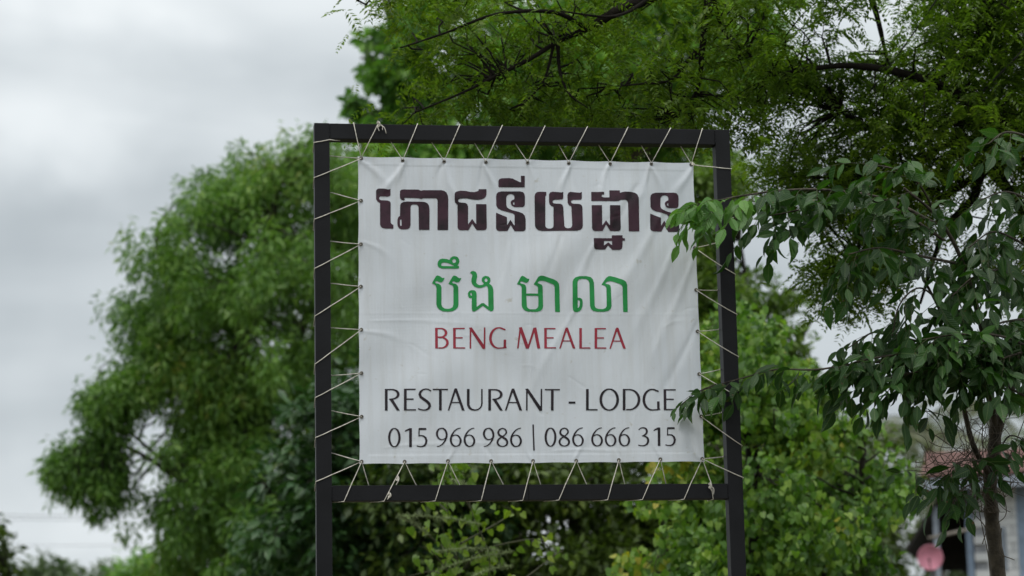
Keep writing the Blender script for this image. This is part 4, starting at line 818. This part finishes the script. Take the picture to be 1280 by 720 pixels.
bough([(1340,300,12.2),(1300,260,12),(1260,240,11.8),(1225,250,11.7)], 14, .009, .003, 1, (.16, .26), 0, .5)
bough([(1340,220,12.2),(1300,180,12),(1260,165,11.8),(1235,180,11.7)], 10, .009, .003, .9, (.14, .22), 0, .3)
bough([(1300,320,12),(1270,300,11.8),(1240,290,11.7),(1210,310,11.6)], 14, .008, .003, 1, (.16, .26), 0, .6)
bough([(1218,560,11.8),(1200,580,11.7),(1180,598,11.6),(1158,590,11.6),(1135,588,11.6)], 7, .004, .0015, .6, (.10, .16), 0, .7)
bough([(1235,580,11.8),(1215,575,11.6),(1195,580,11.5),(1180,600,11.5)], 9, .005, .002, .8, (.08, .15), 0, .5)
bough([(1250,560,11.9),(1262,545,11.7),(1278,550,11.6),(1295,570,11.6)], 8, .005, .002, .8, (.10, .18), 0, .6)
bough([(1225,600,11.8),(1205,610,11.6),(1190,625,11.5)], 8, .005, .002, .7, (.10, .16), 0, .8)
# compound leaves
LP, LD, LN, LL, LT_ = [], [], [], [], []
rach = MB()
for p, d, L, tip in RC:
    P = [p+d*L*t+np.array([0, 0, -.30*L*t*t]) for t in np.linspace(0, 1, 6)]; rach.tube(P, [.0016, .0014, .0012, .0010, .0009, .0008], 4, False)
    nl = max(3, int(L/.034)); s0 = np.cross(d, (0, 0, 1)); s0 /= np.linalg.norm(s0)+1e-9
    big = 1.0 if L > .1 else .72
    for k in range(nl):
        t = .25+.75*k/(nl-1); q = p+d*L*t+np.array([0, 0, -.30*L*t*t]); s = 1 if k % 2 else -1
        if k == nl-1: dd_ = d+np.array([0, 0, -.8])
        else: dd_ = s0*s*.75+d*.45+np.array([0, 0, -random.uniform(.05, 1.45)])
        LP.append(q); LD.append(dd_+RG.normal(size=3)*.32); LN.append(np.array([0, 0, .75])-f_*random.uniform(-.3, .9)+RG.normal(size=3)*.6); LL.append(random.uniform(.072, .128)*big); LT_.append(bool(tip))
link('trunk', mb.mesh('trunk', True), ot, M['bark_trunk']); tag(link('leaf_stalk', rach.mesh('leaf_stalk', True), ot, M['stem']), kind='stuff')
LP, LD, LN, LL = map(np.array, (LP, LD, LN, LL)); tipm = np.array(LT_)
T_BIG = (np.array([(0,0,0),(.12,.24,.03),(.32,.44,.045),(.58,.42,.03),(.80,.22,-.02),(1,0,-.14),(.80,-.22,-.02),(.58,-.42,.03),(.32,-.44,.045),(.12,-.24,.03),(.25,0,-.01),(.55,0,-.02),(.80,0,-.06)]),
    [(0,10,1,1),(10,11,3,2),(10,2,1,1),(11,12,4,3),(12,5,4,4),(0,9,10,10),(9,8,10,10),(8,7,11,10),(7,6,12,11),(6,5,12,12)])
dpt = (LP-CAM)@f_; rel = LP-CAM; PX = 640+FPX*(rel@r_)/dpt; PY = 360-FPX*(rel@u_)/dpt
vis = ((PX > 810) & (PX < 1280) & (PY > 0) & (PY < 720) & (dpt < 11.9)).astype(float)*(1+.6*(PX < 1080))
leafset(ot, LP[~tipm], LD[~tipm], LN[~tipm], LL[~tipm], LL[~tipm]*.49, T_BIG, M['lf_ovate'], 240, (LL/dpt)[~tipm], vis[~tipm])
if tipm.any():
    d = unit(LD[tipm]); s = unit(np.cross(LN[tipm], d)); n_ = np.cross(d, s); V, Fc = T_BIG
    me = bpy.data.meshes.new('young_leaf'); me.from_pydata([tuple(map(float, a)) for a in V], [], [tuple(dict.fromkeys(q)) for q in Fc]); blade(me, V, 1); me.materials.append(M['lf_tip']); pl = ot.location
    for k, (p, l) in enumerate(zip(LP[tipm], LL[tipm])):
        o = bpy.data.objects.new('young_leaf', me); C.objects.link(o); o.parent = ot; w_ = l*.46
        o.matrix_local = Matrix(((d[k][0]*l, s[k][0]*w_, n_[k][0]*l, p[0]-pl.x), (d[k][1]*l, s[k][1]*w_, n_[k][1]*l, p[1]-pl.y), (d[k][2]*l, s[k][2]*w_, n_[k][2]*l, p[2]-pl.z), (0, 0, 0, 1)))
# tangle of dead vine in the fork
tv = thing('dead_vine_tangle', tuple(Wp(1220, 600, 11.8)), 'tangle of thin dry vine stems caught in the fork of the slender trunk', 'vine')
mb = MB()
for k in range(90):
    x, y = random.gauss(1214, 22), random.gauss(588, 22); P = [(x, y)]
    an = random.uniform(0, 6.28)
    for j in range(7):
        an += random.gauss(0, .7); x += 12*math.cos(an); y += 12*math.sin(an); x = min(max(x, 1145), 1290); y = min(max(y, 500), 640); P.append((x, y))
    dz = random.uniform(-.15, .15); mb.tube(crom([Wp(a, b, 11.8+dz+.05*math.sin(i+k)) for i, (a, b) in enumerate(P)], 4), .0017, 4)
for s in ([(1225,560),(1222,620),(1228,660),(1236,700),(1240,760)],[(1232,480),(1228,540),(1230,600),(1226,640)],[(1215,640),(1232,660),(1228,680)],[(1250,600),(1258,640),(1246,655)],[(1252,660),(1250,690),(1268,700)],[(1140,525),(1175,548),(1210,572)],[(1290,540),(1270,560),(1255,585)],[(1240,600),(1262,570),(1290,500)],[(1205,540),(1180,520),(1150,512)]):
    mb.tube(crom([Wp(a, b, 11.75) for a, b in s], 5), .0024, 5)
link('vine_stem', mb.mesh('vine_stem', True), tv, simple('dry_vine', (.075, .058, .04), .9, var=.4))

# ------------------------------------------------------------------ house behind right
hd_ = 38.0
HB = Wp(1220, 720, hd_); HB = np.array([HB[0], HB[1], 0.0])
hx = r0.copy(); hy = np.array([-hx[1], hx[0], 0.0])
ca, sa = math.cos(math.radians(-14)), math.sin(math.radians(-14))
hx, hy = hx*ca+hy*sa, hy*ca-hx*sa
def hz(py, d=hd_): return float(Wp(1220, py, d)[2])
ppx = hd_/FPX
house = thing('house', tuple(HB), 'white brick house with red tiled roof and blue trim behind the slender trunk', 'house')
def hp(u, v, z): return HB+hx*u+hy*v+np.array([0, 0, z])
Mw = simple('whitewashed_brick', (.78, .79, .80), .85, var=.15, nscale=3, bump=.4); Mred = simple('red_roof_tile', (.13, .048, .040), .85, noise=(.22, .11, .09), var=.6, nscale=1.7); Mblue = simple('blue_paint', (.26, .34, .46), .6, var=.2); Mdk = simple('near_black', (.02, .017, .015), .85, var=.3); Mgy = simple('weathered_post', (.28, .32, .38), .7, var=.2)
zt_ = hz(603)
wl = MB(); wl.obox(hp(0, .06, 0), hx*4.2, hy*4, (0, 0, zt_)); link('wall_core', wl.mesh('wall_core'), house, simple('mortar', (.36, .37, .39), .9))
bm_ = MB(); bm_.obox((0, 0, 0), hx*.385, hy*.08, (0, 0, .125)); bme = bm_.mesh('brick'); bme.materials.append(Mw); nb_ = 0
for j in range(30):
    z = zt_-.135*(j+1)
    for i in range(3):
        if z < hz(735): continue
        u = i*.4+(.2 if j % 2 else 0)
        link('brick', bme, house, None, tuple(hp(u-.19*0, -.0+random.uniform(-.008, .004), z))); nb_ += 1
m_ = MB(); m_.obox(hp(.68, -.03, 0), hx*.16, hy*.1, (0, 0, zt_-.01)); m_.obox(hp(-.12, -.02, 0), hx*.10, hy*.14, (0, 0, zt_-.01)); link('corner_trim', m_.mesh('corner_trim'), house, Mblue)
wd_ = MB(); wd_.obox(hp(.30, -.03, hz(715)), hx*.20, hy*.1, (0, 0, hz(660)-hz(715))); link('window', wd_.mesh('window'), house, Mgy)
# roof, tiles in rows
e0, e1 = -0.75, 4.5; rise = .62; run = 1.9
roof = MB(); a = hp(e0, -.55, zt_+.02); slope = hy*run+np.array([0, 0, rise]); roof.obox(a, hx*(e1-e0), slope, (0, 0, .05)); ro = link('roof', roof.mesh('roof'), house, Mred)
back = MB(); back.obox(hp(e0, -.55+2*run, zt_+.02), hx*(e1-e0), -hy*run+np.array([0, 0, rise]), (0, 0, .05)); link('roof', back.mesh('roof'), house, Mred)
tl = MB(); nrm = np.cross(hx, slope/np.linalg.norm(slope)); tl.obox((0, 0, 0), hx*.20, slope/np.linalg.norm(slope)*.33, nrm*.03+np.array([0, 0, 0])); tme = tl.mesh('roof_tile'); tme.materials.append(Mred)
sl_ = np.linalg.norm(slope)
for j in range(9):
    for i in range(10):
        p = a+hx*(.21*i+.0)+slope/sl_*(.28*j)+nrm*(.06+.008*(i % 2))+np.array([0, 0, random.uniform(0, .012)])
        if .28*j+.33 < sl_: link('roof_tile', tme, ro, None, tuple(p))
fa = MB(); fa.obox(hp(e0-.02, -.60, zt_-.12), hx*(e1-e0), hy*.04, (0, 0, .17)); link('fascia', fa.mesh('fascia'), house, Mgy)
# gable end triangle
ga = MB(); g0, g1, g2 = hp(e0+.05, -.4, zt_), hp(e0+.05, -.4+2*run-.3, zt_), hp(e0+.05, -.5+run, zt_+rise-.05); ga.add([g0, g1, g2]+[q+hx*.05 for q in (g0, g1, g2)], [(0,1,2),(3,5,4),(0,3,4,1),(1,4,5,2),(2,5,3,0)]); link('gable', ga.mesh('gable'), house, Mw)
# porch lean-to on the left
po = MB(); A1 = hp(-.55, -.45, hz(628)); po.obox(A1, hx*.50, hy*3, (0, 0, .06)); po.add([A1, A1+hy*3, hp(-1.02, -.45, hz(682))+hy*3, hp(-1.02, -.45, hz(682)), A1+np.array([0,0,-.06]), A1+hy*3+np.array([0,0,-.06]), hp(-1.02, -.45, hz(688))+hy*3, hp(-1.02, -.45, hz(688))], [(0,3,2,1),(4,5,6,7),(0,4,7,3),(1,2,6,5),(3,7,6,2),(0,1,5,4)]); link('porch_roof', po.mesh('porch_roof'), house, Mdk)
pb = MB(); pb.obox(hp(-1.0, 2.4, hz(700)), hx*1.0, hy*.08, (0, 0, hz(628)-hz(700))); link('porch_shade', pb.mesh('porch_shade'), house, Mdk)  # near-black panel paints in the shade inside the open porch
pp = MB(); pp.obox(hp(-.60, -.35, 0), hx*.085, hy*.085, (0, 0, hz(632))); link('porch_post', pp.mesh('porch_post'), house, Mgy)
pr = MB(); pr.tube([Wp(1160, 673, hd_-1), Wp(1220, 660, hd_-1)], .028, 8); link('porch_rail', pr.mesh('porch_rail', True), house, simple('weathered_pole', (.22, .20, .17), .8))
# dish
dc = Wp(1163, 697, hd_-2)
dish = thing('satellite_dish', (float(dc[0]), float(dc[1]), 0), 'round pink satellite dish on a pole in front of the dark porch', 'satellite dish')
dm = MB(); R = .185; ax = unit((-f_+np.array([-.25, 0, .12]))[None])[0]; e1_ = unit(np.cross(ax, (0, 0, 1))[None])[0]; e2_ = np.cross(e1_, ax); dv = []
for i in range(9):
    for k in range(28):
        q = 2*math.pi*k/28; rr1 = R*i/8; dv.append(dc+(e1_*math.cos(q)+e2_*math.sin(q))*rr1+ax*(.05*(i/8)**2))
dm.add(dv, [(i*28+k, i*28+(k+1) % 28, (i+1)*28+(k+1) % 28, (i+1)*28+k) for i in range(8) for k in range(28)])
rim = [dc+(e1_*math.cos(2*math.pi*k/28)+e2_*math.sin(2*math.pi*k/28))*R+ax*.05 for k in range(29)]; dm.tube(rim, .008, 5)
link('reflector', dm.mesh('reflector', True), dish, simple('faded_pink', (.60, .24, .32), .6, var=.15))
am = MB(); am.tube([dc-e2_*R*.9+ax*.04, dc-e2_*R*.2+ax*.26], .008, 6); am.tube([dc-e2_*R*.2+ax*.24, dc-e2_*R*.15+ax*.30], .018, 8); link('feed_arm', am.mesh('feed_arm', True), dish, Mdk)
pm = MB(); pm.tube([dc-ax*.03, dc-ax*.10, (dc[0]-ax[0]*.10, dc[1]-ax[1]*.10, 0)], .018, 8); link('mast', pm.mesh('mast', True), dish, Mgy)

# ------------------------------------------------------------------ palms, far trees, bushes
def palm(px, py, d, ph, label):
    t = thing('palm_tree', gnd(px, d), label, 'palm tree', 'palms beyond the creeper bush'); c = Wp(px, py, d); g = Vector(gnd(px, d)); mb = MB()
    mb.tube(crom([(g.x, g.y, 0), (g.x+.2, g.y, c[2]*.5), tuple(c)], 8), [.17-.003*i for i in range(17)], 8); link('trunk', mb.mesh('trunk', True), t, M['bark_pale'])
    for k in range(17):
        a = 2*math.pi*k/17+ph; el = random.uniform(-.35, 1.1); L = random.uniform(1.9, 2.6); hd2 = np.array([math.cos(a), math.sin(a), 0]); m_ = 26; P = []
        for i in range(m_+1):
            s = i/m_; P.append(c+hd2*L*s*math.cos(el*.8)+np.array([0, 0, L*(math.sin(el)*s-.75*s*s)]))
        P = np.array(P); tg = unit(np.gradient(P, axis=0)); sd_ = unit(np.cross(tg, (0, 0, 1)))
        pos = np.repeat(P[2:], 2, 0); sg = np.tile([1, -1], m_-1)[:, None]; dr = np.repeat(sd_[2:], 2, 0)*sg+np.repeat(tg[2:], 2, 0)*.6+np.array([0, 0, -.55]); Ls = np.repeat(.50*np.sin(np.linspace(.35, 2.9, m_-1)), 2)+.05
        rm = MB(); rm.tube(P, .012, 4); a1 = leaves('f', pos, dr, np.array([0, 0, 1.0])+RG.normal(size=(len(pos), 3))*.2, Ls, .045, T_QUAD)
        fr = link('frond', merge('frond', [rm.mesh('r'), a1]) if False else a1, t, M['lf_palm']); link('frond_rib', rm.mesh('frond_rib'), fr, M['stem'])
palm(1075, 575, 44, .3, 'pale blurred palm nearest the creeper bush, its crown lowest of the three'); palm(1160, 545, 50, 1.0, 'pale blurred palm seen left of the slender trunk above the porch'); palm(1240, 520, 56, .7, 'pale palm behind the slender trunk above the tiled roof')
def far(px, d, poly, n, per, rad, L, label, name='shrub', mat='lf_far', cat='shrub', group=None, W=.5, th=1.0):
    top = min(p[1] for p in poly)
    simple_tree(name, label, cat, gnd(px, d), [([(px,720+1.6*FPX/d*1.0+120,d),(px,760,d),(px,(top+760)/2,d)], .12, .05)], M['bark_dark'], [dict(poly=poly, depth=d, thick=th, n=n, per=per, rad=rad, L=L, W=W, mode='spread')], M[mat], T_QUAD, group, twr=.012)
far(8, 32, [(-60,660),(-20,655),(4,672),(16,692),(20,712),(10,740),(14,800),(-60,800)], 70, 44, .26, .12, 'dark green tree leaning in at the lower left edge', 'small_tree', 'lf_scrub', 'tree')
far(70, 60, [(25,715),(50,705),(70,698),(86,706),(104,716),(110,800),(10,800)], 70, 50, .5, .22, 'rounded green shrub beside the tree at the lower left edge', group='far shrubs along the horizon')
far(130, 64, [(95,724),(120,716),(135,706),(150,712),(160,726),(160,800),(90,800)], 60, 50, .5, .22, 'green shrub in the dip between the left edge and the willowy tree', group='far shrubs along the horizon')
far(168, 50, [(145,715),(160,700),(190,695),(215,700),(220,800),(135,800)], 60, 50, .45, .18, 'brighter green shrub at the foot of the willowy tree', mat='lf_kapok', group='far shrubs along the horizon')
far(1120, 46, [(1090,610),(1110,600),(1130,620),(1138,650),(1140,690),(1150,720),(1150,800),(1060,800),(1060,640)], 90, 60, .4, .15, 'olive green shrub between the creeper bush and the dark porch', mat='lf_scrub')
far(1190, 52, [(1150,600),(1190,575),(1240,560),(1300,540),(1340,560),(1340,800),(1150,800)], 130, 60, .5, .2, 'hazy green trees showing through behind the tiled roof', 'background_tree', 'lf_far', 'tree', th=2)

# ------------------------------------------------------------------ overhead wires
def wire(a, b, r, label, sag=.1):
    A, B = Wp(*a), Wp(*b); P = [A+(B-A)*i/24-np.array([0, 0, sag*4*(i/24)*(1-i/24)]) for i in range(25)]; m_ = MB(); m_.tube(P, r, 6)
    tag(link('overhead_wire', m_.mesh('overhead_wire', True), None, M['wire']), label, 'wire')
wire((1340,-2,13), (1130,208,14), .006, 'dark wire slanting down through the feathery tree near the right edge', .02)
wire((1190,-30,13.2), (1075,130,13.8), .005, 'dark wire slanting through the feathery tree left of the other', .02)
wire((-200,637,90), (520,633,90), .010, 'upper faint power line low in the left sky', .3)
wire((-200,642,90), (520,637,90), .009, 'power line just under the topmost one low in the left sky', .3)
wire((-200,676,95), (520,668,95), .008, 'lowest faint power line above the far shrubs', .3)
